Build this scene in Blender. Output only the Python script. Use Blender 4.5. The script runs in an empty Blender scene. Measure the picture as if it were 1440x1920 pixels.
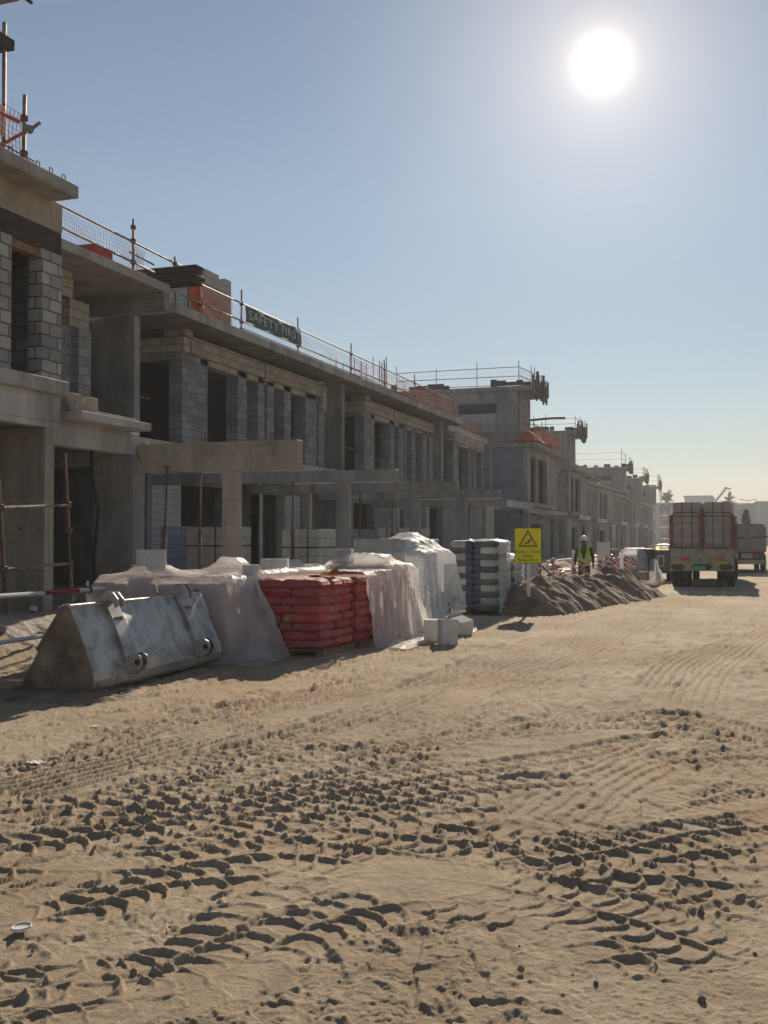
import bpy, math, random
import numpy as np
from mathutils import Vector, Matrix, Euler

random.seed(7)
rng = np.random.default_rng(11)
R = math.radians
SC = bpy.context.scene
COL = SC.collection

# ------------------------------------------------------------------ camera
# +Y runs along the row of houses, +X from the houses to the road, metres
HEAD = R(19.16); PITCH = R(1.49); FPX = 2000.0; EYE = 1.7
cam_d = bpy.data.cameras.new('camera')
cam = bpy.data.objects.new('camera', cam_d); COL.objects.link(cam)
cam.location = (0, 0, EYE)
cam.rotation_euler = (R(90) + PITCH, 0, HEAD)
cam_d.sensor_fit = 'VERTICAL'; cam_d.sensor_height = 36.0
cam_d.lens = FPX / 1920.0 * 36.0
cam_d.clip_start = 0.1; cam_d.clip_end = 9000
SC.camera = cam
CM = cam.rotation_euler.to_matrix()

def ray(u, v):
    return CM @ Vector(((u - 720) / FPX, -(v - 960) / FPX, -1.0))
def atX(u, v, X):
    d = ray(u, v); return Vector((0, 0, EYE)) + d * (X / d.x)
def atY(u, v, Y):
    d = ray(u, v); return Vector((0, 0, EYE)) + d * (Y / d.y)
def atZ(u, v, Z=0.0):
    d = ray(u, v); return Vector((0, 0, EYE)) + d * ((Z - EYE) / d.z)
def yX(u, X): return atX(u, 1012, X).y          # Y where column u meets the plane X
def xY(u, Y): return atY(u, 1012, Y).x

# ------------------------------------------------------------------ sun and sky
sd = ray(1128, 118).normalized()
SUN_EL = math.asin(sd.z); SUN_AZ = math.atan2(sd.x, sd.y)     # clockwise from +Y
world = bpy.data.worlds.new('World'); SC.world = world; world.use_nodes = True
nt = world.node_tree; N = nt.nodes; L = nt.links; N.clear()
out = N.new('ShaderNodeOutputWorld'); bg = N.new('ShaderNodeBackground')
sky = N.new('ShaderNodeTexSky'); sky.sky_type = 'NISHITA'; sky.sun_disc = False
sky.sun_elevation = SUN_EL; sky.sun_rotation = SUN_AZ
sky.air_density = 1.0; sky.dust_density = 0.0; sky.ozone_density = 1.0; sky.altitude = 0
bg.inputs['Strength'].default_value = 0.056
# the sun itself with its aureole of dusty air, fixed in the sky by direction
tc = N.new('ShaderNodeTexCoord'); dot = N.new('ShaderNodeVectorMath'); dot.operation = 'DOT_PRODUCT'
nrm = N.new('ShaderNodeVectorMath'); nrm.operation = 'NORMALIZE'
L.new(tc.outputs['Generated'], nrm.inputs[0]); L.new(nrm.outputs[0], dot.inputs[0])
dot.inputs[1].default_value = sd
def mnode(op, a, b=None):
    m = N.new('ShaderNodeMath'); m.operation = op
    for i, x in enumerate((a, b)):
        if x is None: continue
        if isinstance(x, (int, float)): m.inputs[i].default_value = x
        else: L.new(x, m.inputs[i])
    return m.outputs[0]
ang = mnode('ARCCOSINE', mnode('MINIMUM', dot.outputs['Value'], 1.0))     # radians from the sun
g1 = mnode('MULTIPLY', mnode('EXPONENT', mnode('MULTIPLY', mnode('POWER', mnode('DIVIDE', ang, 0.0155), 1.8), -1.0)), 1.4)
g2 = mnode('MULTIPLY', mnode('EXPONENT', mnode('DIVIDE', ang, -0.034)), 0.46)
g3 = mnode('MULTIPLY', mnode('EXPONENT', mnode('MULTIPLY', mnode('POWER', mnode('DIVIDE', ang, 0.165), 2.0), -1.0)), 0.20)
add = mnode('ADD', mnode('ADD', g1, g2), g3)
bg2 = N.new('ShaderNodeBackground'); bg2.inputs['Color'].default_value = (1.0, 0.80, 0.60, 1)
L.new(add, bg2.inputs['Strength'])
ash = N.new('ShaderNodeAddShader')
# dusty air dulls the lowest band of the sky
sz = N.new('ShaderNodeSeparateXYZ'); L.new(nrm.outputs[0], sz.inputs[0])
hz = N.new('ShaderNodeValToRGB'); L.new(sz.outputs['Z'], hz.inputs['Fac'])
hz.color_ramp.elements[0].position = 0.0; hz.color_ramp.elements[0].color = (.50, .44, .49, 1)
hz.color_ramp.elements[1].position = 0.30; hz.color_ramp.elements[1].color = (1.14, 1.0, .90, 1)
he = hz.color_ramp.elements.new(.11); he.color = (.84, .75, .72, 1)
hm = N.new('ShaderNodeMix'); hm.data_type = 'RGBA'; hm.blend_type = 'MULTIPLY'; hm.inputs['Factor'].default_value = 1
L.new(sky.outputs[0], hm.inputs['A']); L.new(hz.outputs['Color'], hm.inputs['B'])
L.new(hm.outputs['Result'], bg.inputs['Color']); L.new(bg.outputs[0], ash.inputs[0]); L.new(bg2.outputs[0], ash.inputs[1])
L.new(ash.outputs[0], out.inputs['Surface'])
sun_d = bpy.data.lights.new('sun', 'SUN'); sun_d.energy = 4.3; sun_d.angle = R(0.55); sun_d.color = (1.0, 0.87, 0.70)
sun = bpy.data.objects.new('sun', sun_d); COL.objects.link(sun)
sun.rotation_euler = (-sd).to_track_quat('-Z', 'Y').to_euler(); sun.location = sd * 60
SC.view_settings.view_transform = 'Standard'; SC.view_settings.look = 'None'
SC.view_settings.exposure = 0.60; SC.view_settings.gamma = 1.0
try:
    SC.cycles.max_bounces = 8; SC.cycles.transparent_max_bounces = 24; SC.cycles.volume_bounces = 1
except Exception: pass

# ------------------------------------------------------------------ noise (numpy)
def _hash(ix, iy, seed):
    h = (ix.astype(np.int64) * 374761393 + iy.astype(np.int64) * 668265263 + seed * 974634777) & 0x7fffffff
    h = ((h ^ (h >> 13)) * 1274126177) & 0x7fffffff
    h = (h ^ (h >> 16)) & 0xffff
    return h / 65535.0
def vnoise(x, y, seed=0):
    ix = np.floor(x); iy = np.floor(y); fx = x - ix; fy = y - iy
    fx = fx * fx * fx * (fx * (fx * 6 - 15) + 10); fy = fy * fy * fy * (fy * (fy * 6 - 15) + 10)
    a = _hash(ix, iy, seed); b = _hash(ix + 1, iy, seed); c = _hash(ix, iy + 1, seed); d = _hash(ix + 1, iy + 1, seed)
    return (a + (b - a) * fx) * (1 - fy) + (c + (d - c) * fx) * fy
def fbm(x, y, seed=0, oct=4, gain=0.5):
    s = 0; a = 1; t = 0
    for i in range(oct):
        c, q = math.cos(0.7 * i + .3), math.sin(0.7 * i + .3)
        s = s + a * vnoise((x * c - y * q) * 2 ** i, (x * q + y * c) * 2 ** i, seed + i * 17); t += a; a *= gain
    return s / t
def ridge(x, y, seed=0, oct=3):
    s = 0; a = 1; t = 0
    for i in range(oct):
        n = 1 - np.abs(2 * vnoise(x * 2 ** i + 3.1 * i, y * 2 ** i - 1.7 * i, seed + i * 31) - 1); s = s + a * n * n; t += a; a *= .5
    return s / t
def sstep(a, b, x):
    t = np.clip((x - a) / (b - a), 0, 1); return t * t * (3 - 2 * t)

# ------------------------------------------------------------------ materials
MATS = {}
def mat(name, col, rough=0.8, metal=0.0, var=0.0, vscale=3.0, col2=None, bump=0.0, bscale=20.0, spec=0.3, mid=(0.35, 0.65), detail=5.0):
    if name in MATS: return MATS[name]
    m = bpy.data.materials.new(name); m.use_nodes = True
    n = m.node_tree.nodes; l = m.node_tree.links; b = n['Principled BSDF']
    b.inputs['Roughness'].default_value = rough; b.inputs['Metallic'].default_value = metal
    b.inputs['Specular IOR Level'].default_value = spec
    t = n.new('ShaderNodeTexCoord')
    if var or col2:
        nz = n.new('ShaderNodeTexNoise'); nz.inputs['Scale'].default_value = vscale; nz.inputs['Detail'].default_value = detail; nz.inputs['Roughness'].default_value = .6
        l.new(t.outputs['Object'], nz.inputs['Vector'])
        cr = n.new('ShaderNodeValToRGB'); cr.color_ramp.elements[0].position = mid[0]; cr.color_ramp.elements[1].position = mid[1]
        c2 = col2 if col2 else tuple(c * (1 - var) for c in col)
        cr.color_ramp.elements[0].color = (*c2, 1); cr.color_ramp.elements[1].color = (*col, 1)
        l.new(nz.outputs['Fac'], cr.inputs['Fac']); l.new(cr.outputs['Color'], b.inputs['Base Color'])
    else:
        b.inputs['Base Color'].default_value = (*col, 1)
    if bump:
        nb = n.new('ShaderNodeTexNoise'); nb.inputs['Scale'].default_value = bscale; nb.inputs['Detail'].default_value = 6
        l.new(t.outputs['Object'], nb.inputs['Vector'])
        bp = n.new('ShaderNodeBump'); bp.inputs['Strength'].default_value = 1.0; bp.inputs['Distance'].default_value = bump
        l.new(nb.outputs['Fac'], bp.inputs['Height']); l.new(bp.outputs[0], b.inputs['Normal'])
    MATS[name] = m; return m

def wallvec(n, l):
    """texture coordinates in metres on vertical walls of either direction: (along, height)"""
    g = n.new('ShaderNodeNewGeometry'); sx = n.new('ShaderNodeSeparateXYZ'); l.new(g.outputs['Position'], sx.inputs[0])
    sn = n.new('ShaderNodeSeparateXYZ'); l.new(g.outputs['True Normal'], sn.inputs[0])
    ab = n.new('ShaderNodeMath'); ab.operation = 'ABSOLUTE'; l.new(sn.outputs['X'], ab.inputs[0])
    gt = n.new('ShaderNodeMath'); gt.operation = 'GREATER_THAN'; gt.inputs[1].default_value = 0.6; l.new(ab.outputs[0], gt.inputs[0])
    mx = n.new('ShaderNodeMix'); mx.data_type = 'FLOAT'; l.new(gt.outputs[0], mx.inputs['Factor'])
    l.new(sx.outputs['X'], mx.inputs[2]); l.new(sx.outputs['Y'], mx.inputs[3])
    cb = n.new('ShaderNodeCombineXYZ'); l.new(mx.outputs[0], cb.inputs['X']); l.new(sx.outputs['Z'], cb.inputs['Y'])
    return cb.outputs[0], g

def blockmat(name, c1, c2, mortar, bw=0.4, bh=0.2, msize=0.012, bump=0.01, stain=(0.75, 1.0), jitter=.5):
    m = bpy.data.materials.new(name); m.use_nodes = True
    n = m.node_tree.nodes; l = m.node_tree.links; b = n['Principled BSDF']
    b.inputs['Roughness'].default_value = .92; b.inputs['Specular IOR Level'].default_value = .15
    vec, g = wallvec(n, l)
    wz = n.new('ShaderNodeTexNoise'); wz.inputs['Scale'].default_value = 6; l.new(g.outputs['Position'], wz.inputs['Vector'])
    wv = n.new('ShaderNodeVectorMath'); wv.operation = 'MULTIPLY_ADD'; l.new(wz.outputs['Color'], wv.inputs[0]); wv.inputs[1].default_value = (.03, .03, 0); l.new(vec, wv.inputs[2])
    br = n.new('ShaderNodeTexBrick'); br.inputs['Scale'].default_value = 1.0
    br.inputs['Brick Width'].default_value = bw; br.inputs['Row Height'].default_value = bh
    br.inputs['Mortar Size'].default_value = msize; br.inputs['Mortar Smooth'].default_value = .2; br.inputs['Bias'].default_value = 0
    br.inputs['Color1'].default_value = (*c1, 1); br.inputs['Color2'].default_value = (*c2, 1); br.inputs['Mortar'].default_value = (*mortar, 1)
    l.new(wv.outputs[0], br.inputs['Vector'])
    nz = n.new('ShaderNodeTexNoise'); nz.inputs['Scale'].default_value = 1.1; nz.inputs['Detail'].default_value = 6; nz.inputs['Roughness'].default_value = .65
    l.new(g.outputs['Position'], nz.inputs['Vector'])
    mr = n.new('ShaderNodeMapRange'); mr.inputs['From Min'].default_value = .3; mr.inputs['From Max'].default_value = .7
    mr.inputs['To Min'].default_value = stain[0]; mr.inputs['To Max'].default_value = stain[1]; l.new(nz.outputs['Fac'], mr.inputs['Value'])
    mu = n.new('ShaderNodeMix'); mu.data_type = 'RGBA'; mu.blend_type = 'MULTIPLY'; mu.inputs['Factor'].default_value = 1
    l.new(br.outputs['Color'], mu.inputs['A']); l.new(mr.outputs[0], mu.inputs['B']); l.new(mu.outputs['Result'], b.inputs['Base Color'])
    n2 = n.new('ShaderNodeTexNoise'); n2.inputs['Scale'].default_value = 35; n2.inputs['Detail'].default_value = 4; l.new(g.outputs['Position'], n2.inputs['Vector'])
    ml = n.new('ShaderNodeMath'); ml.operation = 'MULTIPLY_ADD'; l.new(br.outputs['Fac'], ml.inputs[0]); ml.inputs[1].default_value = -1; l.new(n2.outputs['Fac'], ml.inputs[2])
    bp = n.new('ShaderNodeBump'); bp.inputs['Distance'].default_value = bump; l.new(ml.outputs[0], bp.inputs['Height']); l.new(bp.outputs[0], b.inputs['Normal'])
    MATS[name] = m; return m

def concretemat(name, c1, c2, form=0.0, holes=True):
    m = bpy.data.materials.new(name); m.use_nodes = True
    n = m.node_tree.nodes; l = m.node_tree.links; b = n['Principled BSDF']
    b.inputs['Roughness'].default_value = .88; b.inputs['Specular IOR Level'].default_value = .2
    vec, g = wallvec(n, l)
    nz = n.new('ShaderNodeTexNoise'); nz.inputs['Scale'].default_value = .9; nz.inputs['Detail'].default_value = 8; nz.inputs['Roughness'].default_value = .68
    mp = n.new('ShaderNodeMapping'); mp.inputs['Scale'].default_value = (1, 1, .45); l.new(g.outputs['Position'], mp.inputs[0]); l.new(mp.outputs[0], nz.inputs['Vector'])
    cr = n.new('ShaderNodeValToRGB'); cr.color_ramp.elements[0].position = .34; cr.color_ramp.elements[1].position = .66
    cr.color_ramp.elements[0].color = (*c2, 1); cr.color_ramp.elements[1].color = (*c1, 1); l.new(nz.outputs['Fac'], cr.inputs['Fac'])
    # shutter-board seams
    br = n.new('ShaderNodeTexBrick'); br.inputs['Scale'].default_value = 1; br.inputs['Brick Width'].default_value = 2.4; br.inputs['Row Height'].default_value = 1.2
    br.inputs['Mortar Size'].default_value = .006; br.inputs['Color1'].default_value = (1, 1, 1, 1); br.inputs['Color2'].default_value = (.9, .9, .9, 1); br.inputs['Mortar'].default_value = (.55, .53, .5, 1)
    l.new(vec, br.inputs['Vector'])
    mu = n.new('ShaderNodeMix'); mu.data_type = 'RGBA'; mu.blend_type = 'MULTIPLY'; mu.inputs['Factor'].default_value = 1
    l.new(cr.outputs['Color'], mu.inputs['A']); l.new(br.outputs['Color'], mu.inputs['B'])
    last = mu.outputs['Result']
    if holes:     # tie holes and pits
        vo = n.new('ShaderNodeTexVoronoi'); vo.inputs['Scale'].default_value = 1.9; vo.inputs['Randomness'].default_value = .8; l.new(g.outputs['Position'], vo.inputs['Vector'])
        lt = n.new('ShaderNodeMath'); lt.operation = 'LESS_THAN'; lt.inputs[1].default_value = .045; l.new(vo.outputs['Distance'], lt.inputs[0])
        m2 = n.new('ShaderNodeMix'); m2.data_type = 'RGBA'; l.new(lt.outputs[0], m2.inputs['Factor']); l.new(last, m2.inputs['A']); m2.inputs['B'].default_value = (.07, .065, .06, 1)
        last = m2.outputs['Result']
    sm = n.new('ShaderNodeMapping'); sm.inputs['Scale'].default_value = (1.9, 1.9, .5); l.new(g.outputs['Position'], sm.inputs[0])
    sn_ = n.new('ShaderNodeTexNoise'); sn_.inputs['Scale'].default_value = 1; sn_.inputs['Detail'].default_value = 7; sn_.inputs['Roughness'].default_value = .7; l.new(sm.outputs[0], sn_.inputs['Vector'])
    sr = n.new('ShaderNodeMapRange'); sr.inputs['From Min'].default_value = .36; sr.inputs['From Max'].default_value = .62; sr.inputs['To Min'].default_value = .68; sr.inputs['To Max'].default_value = 1.05; l.new(sn_.outputs['Fac'], sr.inputs['Value'])
    m4 = n.new('ShaderNodeMix'); m4.data_type = 'RGBA'; m4.blend_type = 'MULTIPLY'; m4.inputs['Factor'].default_value = 1; l.new(last, m4.inputs['A']); l.new(sr.outputs[0], m4.inputs['B']); last = m4.outputs['Result']
    l.new(last, b.inputs['Base Color'])
    n2 = n.new('ShaderNodeTexNoise'); n2.inputs['Scale'].default_value = 14; n2.inputs['Detail'].default_value = 8; l.new(g.outputs['Position'], n2.inputs['Vector'])
    bp = n.new('ShaderNodeBump'); bp.inputs['Distance'].default_value = .012; l.new(n2.outputs['Fac'], bp.inputs['Height']); l.new(bp.outputs[0], b.inputs['Normal'])
    MATS[name] = m; return m

concretemat('concrete', (.44, .425, .395), (.29, .28, .26))
concretemat('concrete_tan', (.44, .395, .33), (.31, .275, .23))
concretemat('concrete_grey', (.33, .33, .325), (.21, .21, .21))
concretemat('concrete_far', (.33, .325, .31), (.20, .20, .195), holes=False)
concretemat('concrete_pale', (.54, .535, .51), (.37, .365, .35), holes=False)
blockmat('block_grey', (.30, .315, .33), (.20, .21, .225), (.16, .165, .17))
blockmat('block_light', (.46, .46, .45), (.24, .25, .25), (.13, .13, .12), bw=.4, bh=.2, msize=.014, stain=(.8, 1))
blockmat('block_cream_bounce', (.45, .41, .345), (.34, .31, .26), (.20, .175, .14))  # warm bounce light on the friezes is put into the block colour
blockmat('block_white', (.42, .43, .44), (.43, .43, .42), (.30, .30, .30), bw=.6)
blockmat('block_blue_shade', (.25, .28, .34), (.21, .235, .29), (.18, .20, .25), bw=.6)  # bluish shade of the plastered lower wall is put into the colour
mat('room_shade', (.030, .030, .031), .95)  # near-black walls: the shade inside the rooms is put into the colour
mat('steel_pipe', (.30, .26, .22), .55, .5, col2=(.20, .10, .055), vscale=9, bump=.002)
mat('rusty', (.20, .125, .085), .8, .2, var=.5, vscale=14)
mat('rebar', (.14, .10, .08), .7, .4)
mat('orange_net', (.55, .11, .055), .7)
mat('grey_net', (.42, .40, .37), .7)
mat('orange_plain', (.60, .13, .06), .7, var=.4)
mat('timber', (.30, .20, .12), .8, var=.5, vscale=6)
mat('timber_dark', (.07, .055, .05), .85, var=.4, vscale=4)
mat('timber_pale', (.45, .34, .22), .8, var=.4, vscale=5)
mat('plywood', (.32, .23, .15), .7, var=.45, vscale=3)
mat('white_paint', (.78, .77, .74), .5, var=.12)
mat('red_paint', (.42, .035, .03), .5, var=.25)
mat('aac', (.66, .64, .60), .95, var=.16, vscale=7, bump=.004, bscale=40)
mat('aac_pack', (.44, .44, .43), .95, var=.25, vscale=3, bump=.004, bscale=40)
mat('aac_grey', (.42, .43, .43), .95, var=.25, vscale=6, bump=.004, bscale=40)
mat('black_strap', (.03, .03, .03), .6)
mat('rubber', (.025, .025, .025), .85, var=.3)
mat('dark_steel', (.06, .06, .065), .6, .3, var=.3)
# ------------------------------------------------------------------ object helpers
class MB:
    def __init__(s): s.v = []; s.f = []; s.sm = False
    def add(s, vs, fs):
        k = len(s.v); s.v += [tuple(p) for p in vs]; s.f += [tuple(i + k for i in f) for f in fs]; return s
    def box(s, x0, x1, y0, y1, z0, z1):
        x0, x1 = min(x0, x1), max(x0, x1); y0, y1 = min(y0, y1), max(y0, y1); z0, z1 = min(z0, z1), max(z0, z1)
        return s.add([(x0, y0, z0), (x1, y0, z0), (x1, y1, z0), (x0, y1, z0), (x0, y0, z1), (x1, y0, z1), (x1, y1, z1), (x0, y1, z1)],
                     [(0, 3, 2, 1), (4, 5, 6, 7), (0, 1, 5, 4), (1, 2, 6, 5), (2, 3, 7, 6), (3, 0, 4, 7)])
    def bar(s, p, q, w, h=None, up=(0, 0, 1)):
        """rectangular bar from p to q"""
        h = h or w; p = Vector(p); q = Vector(q); d = (q - p).normalized(); u = Vector(up)
        if abs(d.dot(u)) > .95: u = Vector((1, 0, 0))
        a = d.cross(u).normalized() * (w / 2); b = a.cross(d).normalized() * (h / 2)
        return s.add([p - a - b, p + a - b, p + a + b, p - a + b, q - a - b, q + a - b, q + a + b, q - a + b],
                     [(0, 1, 2, 3), (7, 6, 5, 4), (0, 4, 5, 1), (1, 5, 6, 2), (2, 6, 7, 3), (3, 7, 4, 0)])
    def tube(s, pts, r, n=8, r2=None, cap=True):
        pts = [Vector(p) for p in pts]; k = len(s.v); m = len(pts); prev = None
        for i, p in enumerate(pts):
            d = (pts[min(i + 1, m - 1)] - pts[max(i - 1, 0)]).normalized()
            ref = Vector((0, 0, 1)) if abs(d.z) < .9 else Vector((1, 0, 0))
            a = d.cross(ref).normalized(); b = d.cross(a)
            rr = r if r2 is None else r + (r2 - r) * i / max(1, m - 1)
            if callable(r): rr = r(i / (m - 1))
            for j in range(n):
                t = 2 * math.pi * j / n; s.v.append(tuple(p + a * math.cos(t) * rr + b * math.sin(t) * rr))
        for i in range(m - 1):
            for j in range(n):
                j2 = (j + 1) % n; s.f.append((k + i * n + j, k + i * n + j2, k + (i + 1) * n + j2, k + (i + 1) * n + j))
        if cap:
            s.f.append(tuple(k + j for j in range(n))[::-1]); s.f.append(tuple(k + (m - 1) * n + j for j in range(n)))
        return s
    def prism(s, poly, axis, a, b):
        """poly of 2-D points extruded along axis ('X','Y','Z') from a to b"""
        def P(p, t): return {'X': (t, p[0], p[1]), 'Y': (p[0], t, p[1]), 'Z': (p[0], p[1], t)}[axis]
        n = len(poly)
        return s.add([P(p, a) for p in poly] + [P(p, b) for p in poly],
                     [tuple(range(n)), tuple(range(2 * n - 1, n - 1, -1))] + [(i, i + n, (i + 1) % n + n, (i + 1) % n) for i in range(n)])
    def build(s, name, m, parent=None, smooth=False, bevel=0.0):
        me = bpy.data.meshes.new(name)
        off = Vector(parent.get('_base', (0, 0, 0))) if parent is not None else Vector((0, 0, 0))
        if parent is None and s.v:
            a = np.array(s.v); off = Vector(((a[:, 0].min() + a[:, 0].max()) / 2, (a[:, 1].min() + a[:, 1].max()) / 2, a[:, 2].min()))
        me.from_pydata([(p[0] - off.x, p[1] - off.y, p[2] - off.z) for p in s.v], [], s.f)
        import bmesh
        bm = bmesh.new(); bm.from_mesh(me); bmesh.ops.recalc_face_normals(bm, faces=bm.faces); bm.to_mesh(me); bm.free()
        if smooth: me.polygons.foreach_set('use_smooth', [True] * len(me.polygons))
        mm = m if not isinstance(m, str) else MATS[m]; me.materials.append(mm)
        o = bpy.data.objects.new(name, me); COL.objects.link(o)
        if parent is not None: o.parent = parent
        else: o.location = off; o['_base'] = tuple(off)
        if bevel:
            bv = o.modifiers.new('bevel', 'BEVEL'); bv.width = bevel; bv.segments = 1; bv.limit_method = 'ANGLE'
        return o

def tag(o, label, cat, group=None, kind=None):
    if label: o['label'] = label
    if cat: o['category'] = cat
    if group: o['group'] = group
    if kind: o['kind'] = kind
    return o
def thing(name, label, cat, loc, group=None):
    o = bpy.data.objects.new(name, None); COL.objects.link(o); o.location = loc; o['_base'] = tuple(loc)
    o.empty_display_size = .2
    return tag(o, label, cat, group)
def copy_tree(o, parent=None):
    c = o.copy(); COL.objects.link(c)
    if parent is not None: c.parent = parent
    for ch in list(o.children): copy_tree(ch, c)
    return c

# ------------------------------------------------------------------ ground
def zbase(x, y):
    """the made ground: flat road, shoulder rising to the plots"""
    e = sstep(8.6, 10.6, -x - .25 * np.sin(y * .7))
    far = sstep(60, 140, y)
    return .55 * e * (1 - .2 * far) - .08 * sstep(25, 45, y) * (1 - e)
def gpts(uv): return [(atZ(u, v).x, atZ(u, v).y) for u, v in uv]
TRACKS = [  # image-independent ground paths are derived once from where they cross the view: width, kind, depth
    ([(-150, 1490), (250, 1530), (600, 1512), (850, 1548), (1130, 1612)], .62, 'lug', .050, .0),
    ([(-150, 1560), (200, 1590), (450, 1562), (700, 1590), (1000, 1640), (1500, 1740)], .60, 'lug', .034, .3),
    ([(-100, 1450), (100, 1428), (300, 1358), (560, 1308), (760, 1262)], .55, 'lug', .045, .1),
    ([(100, 1545), (400, 1468), (760, 1402), (1050, 1352), (1300, 1348), (1500, 1428)], .55, 'lug', .045, .6),
    ([(200, 1640), (420, 1540), (760, 1462), (1050, 1425), (1280, 1388), (1520, 1450)], .50, 'lug', .034, .2),
    ([(-150, 1700), (120, 1650), (420, 1600), (760, 1530), (980, 1505), (1100, 1460)], .55, 'lug', .030, .7),
    ([(-150, 1800), (150, 1838), (330, 1806), (520, 1700), (700, 1650), (950, 1640), (1200, 1675), (1500, 1735)], .50, 'lug', .030, .4),
    ([(-150, 1930), (120, 1880), (360, 1850), (560, 1745), (760, 1690), (1000, 1700)], .45, 'lug', .024, .9),
    ([(1020, 1745), (1240, 1690), (1500, 1672)], .42, 'lug', .046, .5),
    ([(1040, 1812), (1240, 1786), (1400, 1800)], .36, 'lug', .036, .2),
    ([(-100, 1960), (60, 1895), (150, 1920)], .45, 'lug', .045, .2),
    ([(600, 1915), (700, 1890), (790, 1925)], .16, 'lug', .040, .2),
    ([(1000, 1560), (1120, 1470), (1290, 1392)], .75, 'rib', .010, .2),
    ([(1225, 1522), (1350, 1490), (1520, 1455)], .40, 'fine', .032, .2),
    ([(930, 1372), (1100, 1338), (1250, 1312)], .45, 'fine', .034, .2),
    ([(1235, 1292), (1290, 1235), (1420, 1195)], .60, 'rib', .020, .2),
    ([(1300, 1330), (1350, 1250), (1480, 1160)], .55, 'rib', .012, .2),
    ([(420, 1440), (700, 1345), (900, 1252), (1130, 1165), (1245, 1112)], .80, 'rib', .020, .2),
    ([(640, 1440), (850, 1335), (1050, 1240), (1290, 1120)], .75, 'rib', .018, .6),
    ([(-60, 1500), (250, 1425), (440, 1368), (700, 1290)], .70, 'rib', .018, .2),
    ([(-60, 1395), (200, 1350), (420, 1300), (700, 1240), (830, 1195)], .45, 'lug', .030, .8),
    ([(500, 1300), (800, 1235), (1000, 1205), (1210, 1130)], .45, 'lug', .030, .8),
    ([(700, 1420), (900, 1290), (1100, 1250), (1230, 1215)], .50, 'lug', .030, .1),
    ([(900, 1560), (1100, 1560), (1300, 1600), (1500, 1560)], .50, 'lug', .032, .1),
    ([(760, 1620), (980, 1600), (1200, 1560), (1500, 1500)], .45, 'fine', .026, .1),
    ([(-100, 1345), (60, 1330), (300, 1325)], .35, 'lug', .028, .1),
    ([(600, 1620), (900, 1690), (1150, 1700), (1300, 1640)], .50, 'lug', .016, .1),
    ([(1243, 1850), (1262, 1790)], .12, 'fine', .018, .1),
    ([(-150, 1618), (250, 1632), (520, 1600), (800, 1640), (1100, 1700), (1500, 1800)], .55, 'lug', .030, .35),
    ([(-150, 1525), (180, 1500), (420, 1440), (700, 1370), (950, 1310)], .50, 'lug', .038, .55),
    ([(300, 1500), (600, 1425), (900, 1378), (1180, 1362), (1400, 1395), (1520, 1440)], .45, 'lug', .036, .15),
    ([(500, 1580), (760, 1500), (980, 1470), (1180, 1470)], .50, 'lug', .036, .75),
    ([(1120, 1640), (1280, 1600), (1500, 1590)], .50, 'lug', .040, .75),
    ([(1050, 1560), (1250, 1572), (1500, 1528)], .45, 'lug', .034, .25),
    ([(1180, 1430), (1340, 1420), (1520, 1405)], .50, 'lug', .036, .65),
    ([(820, 1370), (980, 1300), (1120, 1275), (1270, 1278)], .45, 'lug', .034, .65),
    ([(300, 1395), (520, 1345), (760, 1300), (960, 1262)], .45, 'lug', .032, .05),
    ([(-150, 1745), (100, 1715), (280, 1660), (480, 1640), (640, 1600)], .42, 'lug', .030, .05),
    ([(560, 1660), (760, 1640), (980, 1668), (1180, 1720), (1500, 1840)], .48, 'lug', .018, .05),
    ([(-150, 1850), (140, 1800), (300, 1770)], .40, 'lug', .030, .6),
    ([(250, 1450), (500, 1400), (800, 1345), (1000, 1325)], .45, 'lug', .034, .35),
    ([(600, 1400), (860, 1320), (1060, 1290)], .40, 'fine', .026, .35),
    ([(-100, 1600), (200, 1560), (460, 1500), (700, 1450), (900, 1420)], .50, 'lug', .036, .85),
    ([(540, 1540), (800, 1570), (1000, 1590), (1200, 1640), (1500, 1660)], .50, 'lug', .036, .15),
    ([(880, 1620), (1100, 1600), (1300, 1560), (1500, 1545)], .50, 'lug', .034, .45),
    ([(700, 1230), (900, 1190), (1080, 1150), (1200, 1118)], .60, 'rib', .018, .15),
    ([(0, 1330), (220, 1322), (460, 1282), (640, 1262)], .35, 'lug', .028, .6),
]
def seg_param(X, Y, pts):
    """distance along and across a polyline, for each point"""
    best = np.full(X.shape, 1e9); S = np.zeros_like(X); T = np.full(X.shape, 1e9); s0 = 0.0; Lt = 0
    for i in range(len(pts) - 1):
        ax, ay = pts[i]; bx, by = pts[i + 1]; dx, dy = bx - ax, by - ay; L_ = math.hypot(dx, dy); ux, uy = dx / L_, dy / L_
        s = (X - ax) * ux + (Y - ay) * uy; sc = np.clip(s, 0, L_); px = X - (ax + ux * sc); py = Y - (ay + uy * sc)
        d = np.hypot(px, py); sg = np.sign(ux * (Y - ay) - uy * (X - ax)); m = d < best
        best = np.where(m, d, best); S = np.where(m, s0 + sc, S); T = np.where(m, d * np.where(sg == 0, 1, sg), T); s0 += L_
    return S, T, s0
def catmull(p, n=7):
    o = []
    for i in range(len(p) - 1):
        a = p[max(i - 1, 0)]; b = p[i]; c = p[i + 1]; d = p[min(i + 2, len(p) - 1)]
        for k in range(n):
            t = k / n
            o.append(tuple(.5 * ((2 * b[j]) + (-a[j] + c[j]) * t + (2 * a[j] - 5 * b[j] + 4 * c[j] - d[j]) * t * t + (-a[j] + 3 * b[j] - 3 * c[j] + d[j]) * t ** 3) for j in (0, 1)))
    return o + [tuple(p[-1])]

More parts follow.
